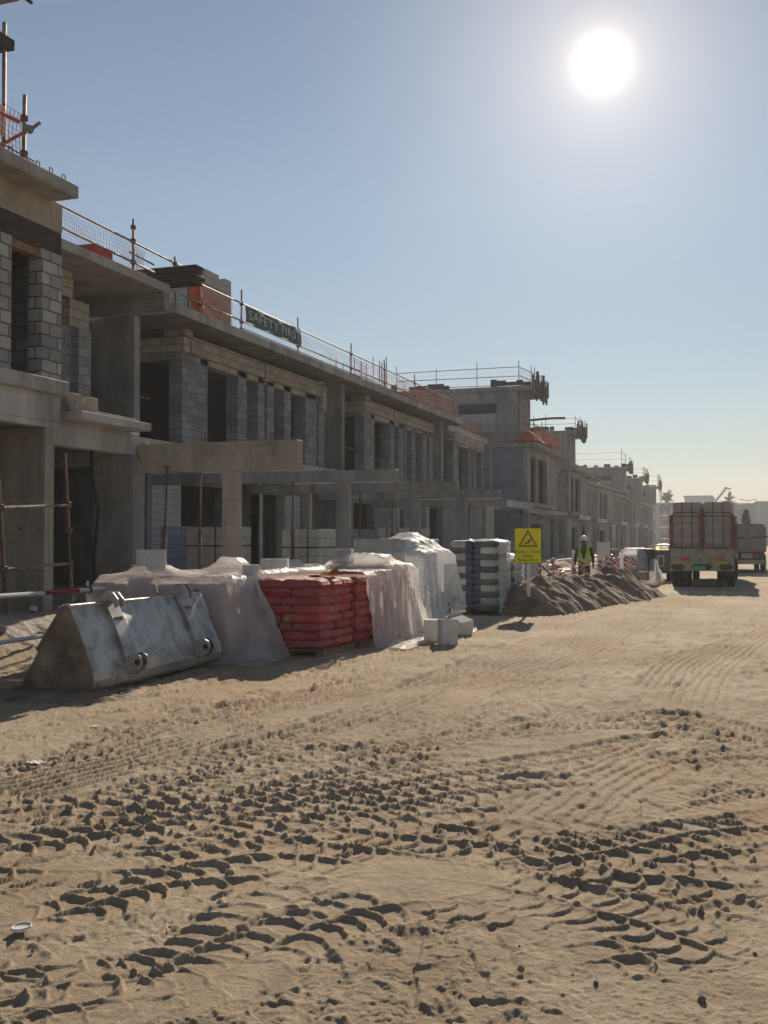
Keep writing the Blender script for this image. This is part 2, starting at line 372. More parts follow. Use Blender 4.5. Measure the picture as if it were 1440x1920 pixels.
def ground_relief(X, Y):
    near = sstep(90, 35, np.hypot(X, Y))
    H = zbase(X, Y)
    H = H + .05 * (fbm(X * .35, Y * .35, 5, 3) - .5) * near
    wx = X + .05 * (vnoise(X * 5, Y * 5, 3) - .5) + .022 * (vnoise(X * 19, Y * 19, 33) - .5); wy = Y + .05 * (vnoise(X * 5 + 9, Y * 5, 4) - .5) + .022 * (vnoise(X * 19 + 9, Y * 19, 34) - .5)
    # loose lumps everywhere, more on the shoulder
    ax = X * math.cos(.25) + Y * math.sin(.25)
    shoulder = sstep(-6.0, -8.5, X) * .7
    wear = sstep(.40, .62, fbm(X * .55 + 4, Y * .4, 23, 3))
    clod = np.maximum(0, fbm(X * 7, Y * 7, 8, 3) - .52)
    clod2 = np.maximum(0, fbm(X * 17, Y * 17, 18, 3) - .56)
    H = H + near * (clod * (.006 + .09 * shoulder) + clod2 * (.02 + .022 * wear))
    sc = np.maximum(0, fbm(ax * 11, (Y * math.cos(.25) - X * math.sin(.25)) * 3.2, 55, 3) - .53) * sstep(.35, .6, fbm(X * .8, Y * .8, 56, 2)); H = H - near * np.minimum(sc * .16, .016)
    # shallow cracks and scuffed plates of dried crust
    H = H - near * .010 * sstep(.86, .97, ridge(wx * 1.7, wy * 1.7, 71, 2)) * (1 - .5 * wear)
    pl = vnoise(wx * 4.2, wy * 4.2, 72); H = H + near * .010 * (sstep(.48, .52, pl) - .5) * wear
    H = H + near * .006 * (fbm(X * 14, Y * 14, 61, 3) - .5) + near * .007 * (ridge(X * 26, Y * 26, 62, 2) - .4)
    # countless older wheel marks running down the road towards the far end
    far = sstep(8.0, 12.0, np.hypot(X, Y)) * sstep(70, 40, np.hypot(X, Y)) * sstep(-8.5, -6.5, X)
    br = X * math.cos(.10) + Y * math.sin(.10) + .35 * (vnoise(X * .2, Y * .12, 301) - .5)
    mk = sstep(.35, .60, fbm(br * .9, Y * .10, 302, 2))
    H = H + far * mk * .042 * (ridge(br * 5.5, Y * .5, 303, 2) - .4) + far * .034 * np.maximum(0, fbm(X * 5, Y * 4, 304, 3) - .50) * 4 * (1 - .6 * mk)
    # wind- and scrape-marks along the driving direction
    ax = X * math.cos(.25) + Y * math.sin(.25)
    H = H + near * .008 * (fbm(ax * 9, Y * 1.4, 91, 3) - .5)
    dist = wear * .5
    for (uv, w, kind, dep, ph) in TRACKS:
        pts = catmull(gpts(uv), 5)
        xs = [p[0] for p in pts]; ys = [p[1] for p in pts]; mrg = w * 1.3
        m = (X > min(xs) - mrg) & (X < max(xs) + mrg) & (Y > min(ys) - mrg) & (Y < max(ys) + mrg)
        if not m.any(): continue
        x = wx[m]; y = wy[m]
        S, T, Lt = seg_param(x, y, pts)
        w2 = w / 2 * (1 + .12 * (vnoise(S * 1.7, S * 0 + ph * 9, 41) - .5))
        a = np.abs(T) / w2
        ends = sstep(0, .5, S) * sstep(0, .5, Lt - S)
        mask = sstep(1.08, .9, a) * ends
        fl = .72 if dep > .033 else .2; strength = fl + (1 - fl) * sstep(.34, .58, fbm(x * 1.1 + ph * 7, y * 1.1, 77, 2))
        dep = dep * (.52 if kind != 'rib' else 1.0)
        if kind == 'lug':
            pit = .150; side = (T > 0) * .5
            la = (a - .5) * 2; q = S / pit + side + a * .25 + .38 * la * la + .35 * (vnoise(S * 2.2, T * 3, 13) - .5)
            fr = q - np.floor(q); cell = np.floor(q) + side * 31
            pad = sstep(.0, .08, fr) * sstep(1.0, .76, fr)
            lat = sstep(.03, .10, a) * sstep(1.06, .93, a)
            dv = .8 + .35 * _hash(np.floor(q * 1.0), (T > 0).astype(float), 5)
            h = -dep * dv * pad * lat * strength * ends * 1.05
            # squeezed-up walls between the pads with a crumbly crest
            rb = (1 - pad * lat) * mask
            crumb = .6 * (fbm(x * 15, y * 15, 29, 3) - .5) + .5 * (fbm(x * 34, y * 34, 30, 2) - .5)
            h = h + rb * dep * strength * (.6 + .95 * crumb)
            berm = np.exp(-((a - 1.12) / .16) ** 2) * ends
            h = h + berm * dep * strength * (.7 + 1.8 * crumb) * sstep(.35, .65, vnoise(S * 1.3, T * 0 + ph, 99))
        elif kind == 'fine':
            q = S / .085 + a * .6 + .3 * (vnoise(S * 3, T * 4, 13) - .5); fr = q - np.floor(q)
            pad = sstep(.0, .2, fr) * sstep(1, .6, fr) * sstep(.04, .2, a) * sstep(1.05, .85, a)
            h = -dep * pad * strength * ends + (1 - pad) * mask * dep * .5 * strength + mask * (fbm(x * 18, y * 18, 2, 2) - .5) * .02
        else:
            pitch = .115
            g = .5 + .5 * np.sin(2 * math.pi * (T / pitch + .10 * vnoise(S * 1.5, T * 2, 9)))
            g = sstep(.25, .75, g)
            strength = .6 + .4 * strength; h = mask * (-dep * 2.0 * g * strength + dep * .7) + mask * .012 * (fbm(x * 12, y * 12, 12, 2) - .5)
            bm_ = np.exp(-((a - 1.08) / .10) ** 2) * ends; h = h + bm_ * dep * 1.2 * strength
        # later tracks roll over earlier ones: damp what lies beneath
        Hm = H[m]; base = zbase(X[m], Y[m]); keep = 1 - .72 * mask
        H[m] = base + (Hm - base) * keep + h
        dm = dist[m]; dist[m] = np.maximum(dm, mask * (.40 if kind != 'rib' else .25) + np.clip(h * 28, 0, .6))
    return H, dist

def sand_material():
    m = bpy.data.materials.new('sand'); m.use_nodes = True; n = m.node_tree.nodes; l = m.node_tree.links; b = n['Principled BSDF']
    b.inputs['Roughness'].default_value = .95; b.inputs['Specular IOR Level'].default_value = .1
    g = n.new('ShaderNodeNewGeometry')
    def nz(scale, det=6, rough=.6):
        t = n.new('ShaderNodeTexNoise'); t.inputs['Scale'].default_value = scale; t.inputs['Detail'].default_value = det; t.inputs['Roughness'].default_value = rough
        l.new(g.outputs['Position'], t.inputs['Vector']); return t
    a = nz(.5, 5); cr = n.new('ShaderNodeValToRGB'); e = cr.color_ramp.elements
    e[0].position = .36; e[0].color = (.43, .335, .235, 1); e[1].position = .64; e[1].color = (.56, .455, .33, 1)
    l.new(a.outputs['Fac'], cr.inputs['Fac'])
    c = nz(5.5, 8, .7); mr = n.new('ShaderNodeMapRange'); mr.inputs['From Min'].default_value = .35; mr.inputs['From Max'].default_value = .65
    mr.inputs['To Min'].default_value = .80; mr.inputs['To Max'].default_value = 1.08; l.new(c.outputs['Fac'], mr.inputs['Value'])
    mu = n.new('ShaderNodeMix'); mu.data_type = 'RGBA'; mu.blend_type = 'MULTIPLY'; mu.inputs['Factor'].default_value = 1
    l.new(cr.outputs['Color'], mu.inputs['A']); l.new(mr.outputs[0], mu.inputs['B'])
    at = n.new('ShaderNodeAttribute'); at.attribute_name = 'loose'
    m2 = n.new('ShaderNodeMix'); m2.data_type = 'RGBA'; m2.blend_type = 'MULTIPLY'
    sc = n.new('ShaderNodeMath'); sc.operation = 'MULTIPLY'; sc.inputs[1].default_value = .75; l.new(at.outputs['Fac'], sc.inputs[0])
    l.new(sc.outputs[0], m2.inputs['Factor']); l.new(mu.outputs['Result'], m2.inputs['A']); m2.inputs['B'].default_value = (.74, .67, .60, 1)  # multiplies darker along tracks, on patches and on raised walls
    # pale cement dust patches
    d = nz(.9, 7, .7); dr = n.new('ShaderNodeMapRange'); dr.inputs['From Min'].default_value = .60; dr.inputs['From Max'].default_value = .75; dr.inputs['To Max'].default_value = .35
    l.new(d.outputs['Fac'], dr.inputs['Value'])
    m3 = n.new('ShaderNodeMix'); m3.data_type = 'RGBA'; l.new(dr.outputs[0], m3.inputs['Factor']); l.new(m2.outputs['Result'], m3.inputs['A']); m3.inputs['B'].default_value = (.44, .39, .32, 1)
    hn_ = nz(.22, 4); hr = n.new('ShaderNodeMapRange'); hr.inputs['From Min'].default_value = .50; hr.inputs['From Max'].default_value = .66; hr.inputs['To Max'].default_value = .65; l.new(hn_.outputs['Fac'], hr.inputs['Value'])
    m5 = n.new('ShaderNodeMix'); m5.data_type = 'RGBA'; m5.blend_type = 'MULTIPLY'; l.new(hr.outputs[0], m5.inputs['Factor']); l.new(m3.outputs['Result'], m5.inputs['A']); m5.inputs['B'].default_value = (1.0, .86, .70, 1)
    l.new(m5.outputs['Result'], b.inputs['Base Color'])
    s1 = nz(22, 10, .75); s2 = nz(120, 4, .6)
    ad = n.new('ShaderNodeMath'); ad.operation = 'MULTIPLY_ADD'; l.new(s2.outputs['Fac'], ad.inputs[0]); ad.inputs[1].default_value = .3; l.new(s1.outputs['Fac'], ad.inputs[2])
    bp = n.new('ShaderNodeBump'); bp.inputs['Distance'].default_value = .026; bp.inputs['Strength'].default_value = .9; l.new(ad.outputs[0], bp.inputs['Height']); l.new(bp.outputs[0], b.inputs['Normal'])
    MATS['sand'] = m; return m
sand_material()

def make_ground():
    hf = 1067.0
    vs = np.arange(600, 9.0, -0.85); d1 = hf * EYE / vs                # rings, closer together near the camera
    d0 = np.array([.4, .8, 1.3, 1.8, 2.3, 2.7]); d2 = np.geomspace(d1[-1] * 1.05, 4500, 26)
    rr = np.concatenate([d0, d1, d2])
    fine = np.arange(-28, 28.001, 0.062); co = np.arange(31, 330, 3.0)
    th = np.radians(np.concatenate([fine, co])) + HEAD                  # anticlockwise from +Y
    nR, nA = len(rr), len(th)
    X = -np.sin(th)[None, :] * rr[:, None]; Y = np.cos(th)[None, :] * rr[:, None]
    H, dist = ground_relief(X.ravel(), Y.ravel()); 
    co_ = np.stack([X.ravel(), Y.ravel(), H], 1).astype(np.float32)
    co_ = np.vstack([co_, [[0, 0, 0]]]).astype(np.float32)
    i = np.arange(nR - 1)[:, None] * nA; j = np.arange(nA)[None, :]; j2 = (j + 1) % nA
    q = np.stack([i + j, i + j2, i + nA + j2, i + nA + j], -1).reshape(-1, 4)[:, ::-1]
    me = bpy.data.meshes.new('ground'); nq = len(q)
    tri = np.stack([np.full(nA, nR * nA), np.arange(nA), (np.arange(nA) + 1) % nA], 1)[:, ::-1]
    me.vertices.add(len(co_)); me.vertices.foreach_set('co', co_.ravel())
    me.loops.add(nq * 4 + nA * 3); me.loops.foreach_set('vertex_index', np.concatenate([q.ravel(), tri.ravel()]).astype(np.int32))
    me.polygons.add(nq + nA)
    me.polygons.foreach_set('loop_start', np.concatenate([np.arange(nq) * 4, nq * 4 + np.arange(nA) * 3]).astype(np.int32))
    me.polygons.foreach_set('loop_total', np.concatenate([np.full(nq, 4), np.full(nA, 3)]).astype(np.int32))
    me.polygons.foreach_set('use_smooth', np.ones(nq + nA, bool))
    me.update(calc_edges=True); me.validate()
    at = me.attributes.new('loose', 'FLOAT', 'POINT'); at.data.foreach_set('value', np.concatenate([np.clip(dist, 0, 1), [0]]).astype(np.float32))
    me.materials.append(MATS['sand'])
    if me.polygons[0].normal.z < 0: me.flip_normals()
    o = bpy.data.objects.new('ground', me); COL.objects.link(o); o['kind'] = 'structure'
    return o
make_ground()
# ------------------------------------------------------------------ houses under construction
def part(parent, name, m, boxes, bevel=0.0, label=None):
    b = MB()
    for q in boxes: b.box(*q)
    o = b.build(name, m, parent, bevel=bevel)
    if label: o['label'] = label
    return o

GZ = .5      # plot level
# --- near house, projecting bay (left edge of the picture)
def near_house():
    X = -10.7; t = thing('townhouse', 'nearest unfinished concrete house with block bay and cantilevered roof edge at the left', 'house', (-13.5, 14.0, GZ), 'unfinished houses in the row')
    ye = yX(112, X); yl = 7.5
    ya, yb = yX(17, X), yX(74, X)
    part(t, 'roof_slab', 'concrete', [(-10.2, -20, yl - 1, yX(143, -10.2), 7.17, 7.37)], .01)
    part(t, 'roof_beam', 'concrete_tan', [(X, X - .3, yl, ye, 6.72, 7.17), (X - .3, -19, ye - .3, ye, 6.72, 7.17)])
    part(t, 'lintel', 'timber_dark', [(X - .015, X - .28, yl, ye, 6.35, 6.72)])
    part(t, 'block_pier', 'block_light', [(X, X - .25, yb, ye, 4.28, 6.35)])
    part(t, 'block_pier', 'block_light', [(X, X - .25, yl, ya, 4.28, 6.35)])
    part(t, 'block_wall', 'block_grey', [(X - .25, -19, ye - .25, ye, 4.28, 6.72)])
    part(t, 'shutter_board', 'timber', [(X - .05, X - .25, ya, yb, 6.22, 6.35)])
    part(t, 'inner_jamb', 'block_grey', [(X - .7, X - .9, yb - .6, yb + .1, 4.3, 5.95)])
    part(t, 'window_sill', 'concrete', [(X + .13, X - .3, yl, ye + .06, 4.04, 4.28)], .02)
    part(t, 'spandrel', 'concrete_pale', [(X, X - .25, yl, ye, 3.50, 4.04)])
    part(t, 'floor_slab', 'concrete', [(X - .25, -19, yl, ye, 3.55, 3.75)])
    part(t, 'fin_wall', 'concrete_tan', [(X + .002, -14.5, yX(83, X), yX(100, X), .3, 3.50)], .01)
    part(t, 'back_wall', 'room_shade', [(-18.8, -19, yl, 22, .3, 7.17), (X - .3, -19, yl - .25, yl, .3, 7.1)])
    part(t, 'step', 'block_grey', [(-11.5, -13.5, 15.0, 16.4, .3, .72), (-11.9, -13.3, 15.3, 16.2, .72, .92)])
    # starter bars on the roof edge
    b = MB()
    b.tube([(-10.27, yl + .3 + k * .7, 7.44 + .012 * math.sin(k * 2)) for k in range(int((yX(138, -10.27) - yl) / .7))], .010, 5)
    for k in range(22):
        y = yl + .5 + k * .32
        if y < yX(143, -10.2) - .12: b.tube([(-10.27, y, 7.37), (-10.27, y + .02, 7.47), (-10.27, y + .08, 7.47), (-10.27, y + .10, 7.37)], .009, 5)
    b.build('rebar', 'rebar', t)
    # terrace side of the same house
    XT = -12.6; y0, y1 = ye, atX(319, 560, XT).y
    part(t, 'terrace_roof', 'concrete', [(XT, -19, y0 + .0, y1, 7.33, 7.53)], .01)
    part(t, 'terrace_beam', 'concrete_grey', [(XT - .01, -19, y1 - .24, y1 - .003, 6.93, 7.33)], .01)
    part(t, 'terrace_wall', 'block_grey', [(-13.6, -13.8, y0 - .3, yX(140, -13.6), 3.8, 6.2)])
    part(t, 'block_pier', 'block_grey', [(-13.42, -13.8, yX(145, -13.42), yX(168, -13.42), 3.8, 6.15)])
    part(t, 'block_frieze', 'block_cream_bounce', [(-13.55, -13.8, y0 - .3, yX(134, -13.55), 6.78, 7.33), (-13.55, -13.8, yX(128, -13.55), yX(164, -13.55), 6.2, 6.78)])
    part(t, 'party_wall', 'concrete_grey', [(-13.6, -19, yX(250, -13.6), yX(261, -13.6), 3.8, 6.93)], .01)
    part(t, 'balcony_slab', 'concrete_pale', [(-10.3, -19, ye + .003, yX(283, -10.3), 3.66, 3.80)], .01)
    part(t, 'edge_beam', 'concrete_pale', [(X - .02, X - .27, yX(100, X), 17.1, 3.25, 3.66)], .01)
    part(t, 'balcony_upstand', 'concrete_tan', [(-10.75, -13.4, 15.05, 15.35, 3.80, 4.16), (-10.72, -10.95, 15.35, 17.0, 3.80, 3.92), (-10.70, -10.95, 15.5, 15.75, 3.92, 4.14)], .01)
    part(t, 'fin_wall', 'concrete_grey', [(X, -11.55, 16.85, 17.1, .3, 3.25)], .01)
    part(t, 'column', 'concrete_grey', [(-13.2, -13.5, 17.3, 17.5, .3, 3.6)])
    part(t, 'inner_wall', 'concrete_grey', [(-13.4, -18.8, 18.0, 18.2, .3, 3.66), (-11.6, -12.0, 18.5, 18.7, .3, 3.66)])
    for k in range(5): MB().tube([(-10.72 - .02 * k, 14.7 + .05 * k, 4.1), (-10.70, 14.72 + .05 * k, 3.85), (-10.66, 14.7 + .05 * k, 3.72)], .008, 5).build('starter_bar', 'rebar', t)
    for k in range(6): MB().tube([(-10.75, 16.95 + .03 * k, 3.62), (-10.72, 16.97 + .03 * k, 3.30), (-10.6, 17.0, 3.1)], .008, 5).build('starter_bar', 'rebar', t)
    # dark cloth / hose hanging in the doorway
    b = MB(); b.tube([(-10.9, 15.85, 3.4), (-10.93, 15.9, 2.9), (-10.86, 16.0, 2.2), (-10.92, 15.98, 1.4), (-10.9, 16.0, .7)], .03, 7)
    tag(b.build('hose', 'rubber', smooth=True), 'black hose hanging down the ground-floor doorway of the nearest house', 'hose')
near_house()

# --- long two-storey block behind the pergolas
XF = -14.0
def fins(t, cols, z0, z1, m, X=XF, depth=.38):
    for u0, u1 in cols:
        part(t, 'block_pier', m, [(X, X - depth, yX(u0, X), yX(u1, X), z0, z1)])
def long_block():
    t = thing('terrace_house', 'long two-storey unfinished terrace with dark tall openings and overhanging roof slab', 'house', (-17, 35, GZ), 'unfinished houses in the row')
    XR = -13.2; ys = yX(328, XR); ye = yX(868, XR)
    part(t, 'roof_slab', 'concrete', [(XR, -24, ys, ye, 7.20, 7.45)], .01)
    y2 = yX(922, -13.9)
    part(t, 'roof_slab', 'concrete_pale', [(-13.9, -24, ye + .003, y2, 6.98, 7.25)], .01)
    part(t, 'first_floor_slab', 'concrete_pale', [(-13.8, -24, 21.7, y2 + 2, 3.45, 4.15)], .01)
    part(t, 'back_wall', 'room_shade', [(-23.7, -24, 21.5, y2 + 3, .3, 7.2)])
    part(t, 'inner_wall', 'room_shade', [(-17.6, -17.8, 21.7, y2, 4.15, 7.2), (-17.0, -17.2, 21.7, y2, .3, 3.45)])
    units = [  # pier columns on the first floor, wall return, end fin
        (340, [(340, 388), (445, 462), (483, 495), (500, 513), (532, 545), (572, 593), (597, 608)], (641, 646)),
        (682, [(682, 702), (731, 739), (748, 757), (759, 763), (772, 779), (792, 800), (804, 812)], (828, 831.5)),
        (851, [(851, 860), (879, 883), (889, 893), (903, 907)], (921, 923))]
    for k, (uc, cols, fin) in enumerate(units):
        fins(t, cols, 4.15, 6.57, 'block_grey')
        yc = yX(uc, XF); yl = yX(cols[-1][1], XF)
        part(t, 'frieze', 'block_cream_bounce', [(XF + .05, XF - .38, yc - .0, yl, 6.57, 7.05), (XF + .0, XF - .38, yX(cols[0][1], XF) - .4, yl - .2, 6.42, 6.57)])
        part(t, 'return_wall', 'block_grey', [(XF - .005, XF - .32, yc + .002, yc + .2, 4.15, 6.57), (-15.9, -17.6, yc, yc + .2, 4.15, 6.57), (XF - .32, -15.9, yc, yc + .2, 6.38, 6.57)])
        part(t, 'return_frieze', 'block_cream_bounce', [(XF + .03, -17.6, yc - .02, yc + .2, 6.575, 6.98), (XF + .12, XF - .5, yc - .06, yc + .35, 6.985, 7.17)])
        if k < 2 or True:
            part(t, 'party_wall', 'concrete_grey', [(-13.7, -17.6, yX(fin[0], -13.7), yX(fin[1], -13.7), 4.15, 7.2)], .01)
    # small broken details under the soffit
    for u, z, h in ((352, 6.57, .3), (492, 6.5, .5), (600, 6.1, .9), (596, 6.9, .2), (737, 6.5, .45)):
        y = yX(u, XF); MB().box(XF + .10, XF - .1, y, y + .35, z, z + h).build('loose_block', 'block_cream_bounce', t)
    # ground floor
    def gf(u0, u1, z0, z1, m, nm='ground_wall', X=-14.15, d=.3): part(t, nm, m, [(X, X - d, yX(u0, X), yX(u1, X), z0, z1)])
    gf(281, 339, 2.05, 3.45, 'block_white'); gf(281, 440, .3, 2.05, 'block_blue_shade'); gf(339, 440, 3.15, 3.45, 'block_grey'); gf(281, 300, .3, 2.05, 'block_white', X=-14.12, d=.02)
    gf(421, 440, 2.05, 3.15, 'block_grey')
    part(t, 'ground_return', 'concrete_grey', [(-14.1, -16.9, yX(281, -14.15) - .22, yX(281, -14.15) - .003, .3, 3.45)])
    part(t, 'column', 'concrete_pale', [(-14.1, -14.4, yX(487, -14.1), yX(493, -14.1), .3, 3.45)])
    part(t, 'ground_return', 'concrete_grey', [(-14.14, -16.9, yX(487, -14.1), yX(487, -14.1) + .2, .3, 3.45)])
    gf(534, 563, .3, 3.1, 'block_white'); gf(493, 563, 3.1, 3.45, 'block_grey')
    part(t, 'column', 'concrete_pale', [(-14.0, -14.3, yX(581, -14), yX(585, -14), .3, 3.45)])
    part(t, 'ground_return', 'concrete_grey', [(-14.1, -16.9, yX(629, -14.1), yX(629, -14.1) + .2, .3, 3.45)])
    gf(629, 663, .3, 3.45, 'block_grey'); gf(701, 745, .3, 3.45, 'block_grey'); gf(663, 701, .3, 2.1, 'block_blue_shade'); gf(663, 701, 3.1, 3.45, 'block_grey')
    gf(757, 775, .3, 3.45, 'block_grey'); gf(745, 757, 3.0, 3.45, 'block_grey')
    part(t, 'column', 'concrete_pale', [(-13.95, -14.3, yX(744, -14), yX(747, -14), .3, 3.45)])
    gf(830, 858, .3, 3.45, 'concrete_grey'); gf(880, 905, .3, 3.45, 'concrete_grey'); gf(858, 880, .3, 1.6, 'block_grey'); gf(915, 926, .3, 3.45, 'concrete_pale')
    gf(775, 800, 2.9, 3.45, 'block_grey'); gf(800, 805, .3, 3.45, 'concrete_pale')
    # little bars left in the openings
    for u, z in ((650, 5.2), (650, 4.6), (668, 5.1), (718, 4.9), (280, 5.2), (285, 4.5)):
        y = yX(u, XF); MB().tube([(XF - .6, y - .9, z + .1), (XF - .2, y + .3, z)], .02, 5).build('guard_pipe', 'steel_pipe', t)
    # rebar chairs along the slab edge
    b = MB(); y = ys + 3.5
    while y < 44:
        b.tube([(XR - .05, y, 7.45), (XR - .05, y + .01, 7.52), (XR - .05, y + .12, 7.52), (XR - .05, y + .13, 7.45)], .011, 4); y += .2
    b.tube([(XR - .05, ys + 3.5, 7.5), (XR - .05, 44, 7.5)], .009, 4)
    b.build('rebar', 'rebar', t)
    return t
LB = long_block()

# --- pergola frames in front, one per bay
PG = []
for k, (Y, dz, m, xr, lab) in enumerate([
        (17.0, (2.93, 3.45), 'concrete_tan', -7.5, 'nearest and deepest brown concrete pergola beam on a single square column'),
        (22.5, (3.02, 3.28), 'concrete_grey', -7.55, 'second concrete pergola frame, shallow beam on a column behind the red bags'),
        (27.9, (3.02, 3.28), 'concrete_grey', -7.6, 'third concrete pergola frame, above the domed plastic cover'),
        (32.9, (3.02, 3.28), 'concrete_grey', -7.6, 'fourth concrete pergola frame, above the green and white bags')]):
    t = thing('pergola_frame', lab, 'pergola', (-8.8, Y, .3), 'concrete pergola frames in front of the terrace')
    xl = -11.4 if k == 0 else -13.79
    part(t, 'beam', m, [(xr, xl, Y, Y + .25, dz[0], dz[1])], .012)
    part(t, 'column', m, [(-8.68, -8.98, Y + .02, Y + .23, .0, dz[0])], .012)
    if k == 0:
        part(t, 'bracket', m, [(-7.95, -8.25, Y - .06, Y - .003, 3.22, 3.34)], .005); part(t, 'bracket', m, [(-9.15, -9.50, Y - .06, Y - .003, 3.22, 3.34)], .005); part(t, 'bracket', m, [(-10.85, -11.1, Y - .06, Y - .003, 3.22, 3.34)], .005)
    for c in ((-7.85, -8.05), (-9.2, -9.45), (-11.0, -11.2)):
        for j in range(5):
            x = c[0] + (c[1] - c[0]) * j / 4; MB().tube([(x, Y + .12, dz[1] - .02), (x + random.uniform(-.03, .03), Y + .12, dz[1] + random.uniform(.08, .2))], .008, 4).build('starter_bar', 'rebar', t)
    PG.append(t)
# steel props under the slabs
def prop(x, y, z0, z1, lean, lab):
    t = thing('steel_prop', lab, 'prop', (x, y, z0), 'adjustable steel props under the beams')
    zm = z0 + (z1 - z0) * .55
    MB().tube([(x, y, z0), (x + lean * .55, y, zm)], .032, 8).build('outer_tube', 'rusty', t, smooth=True)
    MB().tube([(x + lean * .55, y, zm), (x + lean, y, z1)], .022, 8).build('inner_tube', 'rusty', t, smooth=True)
    MB().tube([(x + lean * .53, y, zm - .07), (x + lean * .56, y, zm + .03)], .05, 8).build('collar', 'rusty', t)
    b = MB(); b.box(x - .06, x + .06, y - .06, y + .06, z0, z0 + .01); b.box(x + lean - .06, x + lean + .06, y - .06, y + .06, z1 - .01, z1); b.build('plate', 'rusty', t)
for (u, yy, lean, lab) in ((304, 16.6, .10, 'leaning rusty steel prop left of the ground-floor window'), (374, 17.9, .02, 'upright rusty steel prop in front of the ground-floor window'),
                           (547, 22.2, .03, 'rusty steel prop beside the pale block pallets'), (587, 23.3, .0, 'rusty steel prop between the block pallets and the second column'),
                           (675, 27.6, .0, 'rusty steel prop behind the domed plastic cover'), (1000 / 1.36, 28.4, 0, 'rusty steel prop left of the third column')):
    p = xY(u, yy); prop(p, yy, .45, 3.0 if yy < 22 else 3.02, lean, lab)

# --- houses farther along the row
def tower_formwork(t, x0, x1, y0, y1, z, seed):
    """shutter panels, walings and pipes hanging round a cast slab edge"""
    r = random.Random(seed); n = int((y1 - y0) / .35)
    for k in range(n):
        b = MB()
        y = y0 + (y1 - y0) * k / n; h = r.uniform(.5, 1.15)
        b.box(x1 + .02, x1 + .10, y + .02, y + .27, z - .45 - r.uniform(0, .35), z + h * .6)
        if r.random() < .5: b.box(x1 + .08, x1 + .2, y + .1, y + .2, z - .25, z + h * .9)
        b.build('shutter_panel', 'timber_dark', t)
    for k in range(int((x1 - x0) / .4)):
        x = x0 + k * .4
        if r.random() < .5: MB().box(x, x + r.uniform(.3, .9), y0 - .10, y0 - .02 + r.uniform(0, .3), z + .02, z + r.uniform(.1, .45)).build('shutter_panel', 'timber_dark', t)
    for k in range(int((y1 - y0) / .8) + 1):
        y = y0 + k * .8; MB().tube([(x1 + .16, y, z - .55 if r.random() < .3 else z - .1), (x1 + .16 + r.uniform(-.04, .04), y, z + r.uniform(.7, 1.2))], .025, 5).build('pipe', 'steel_pipe', t)

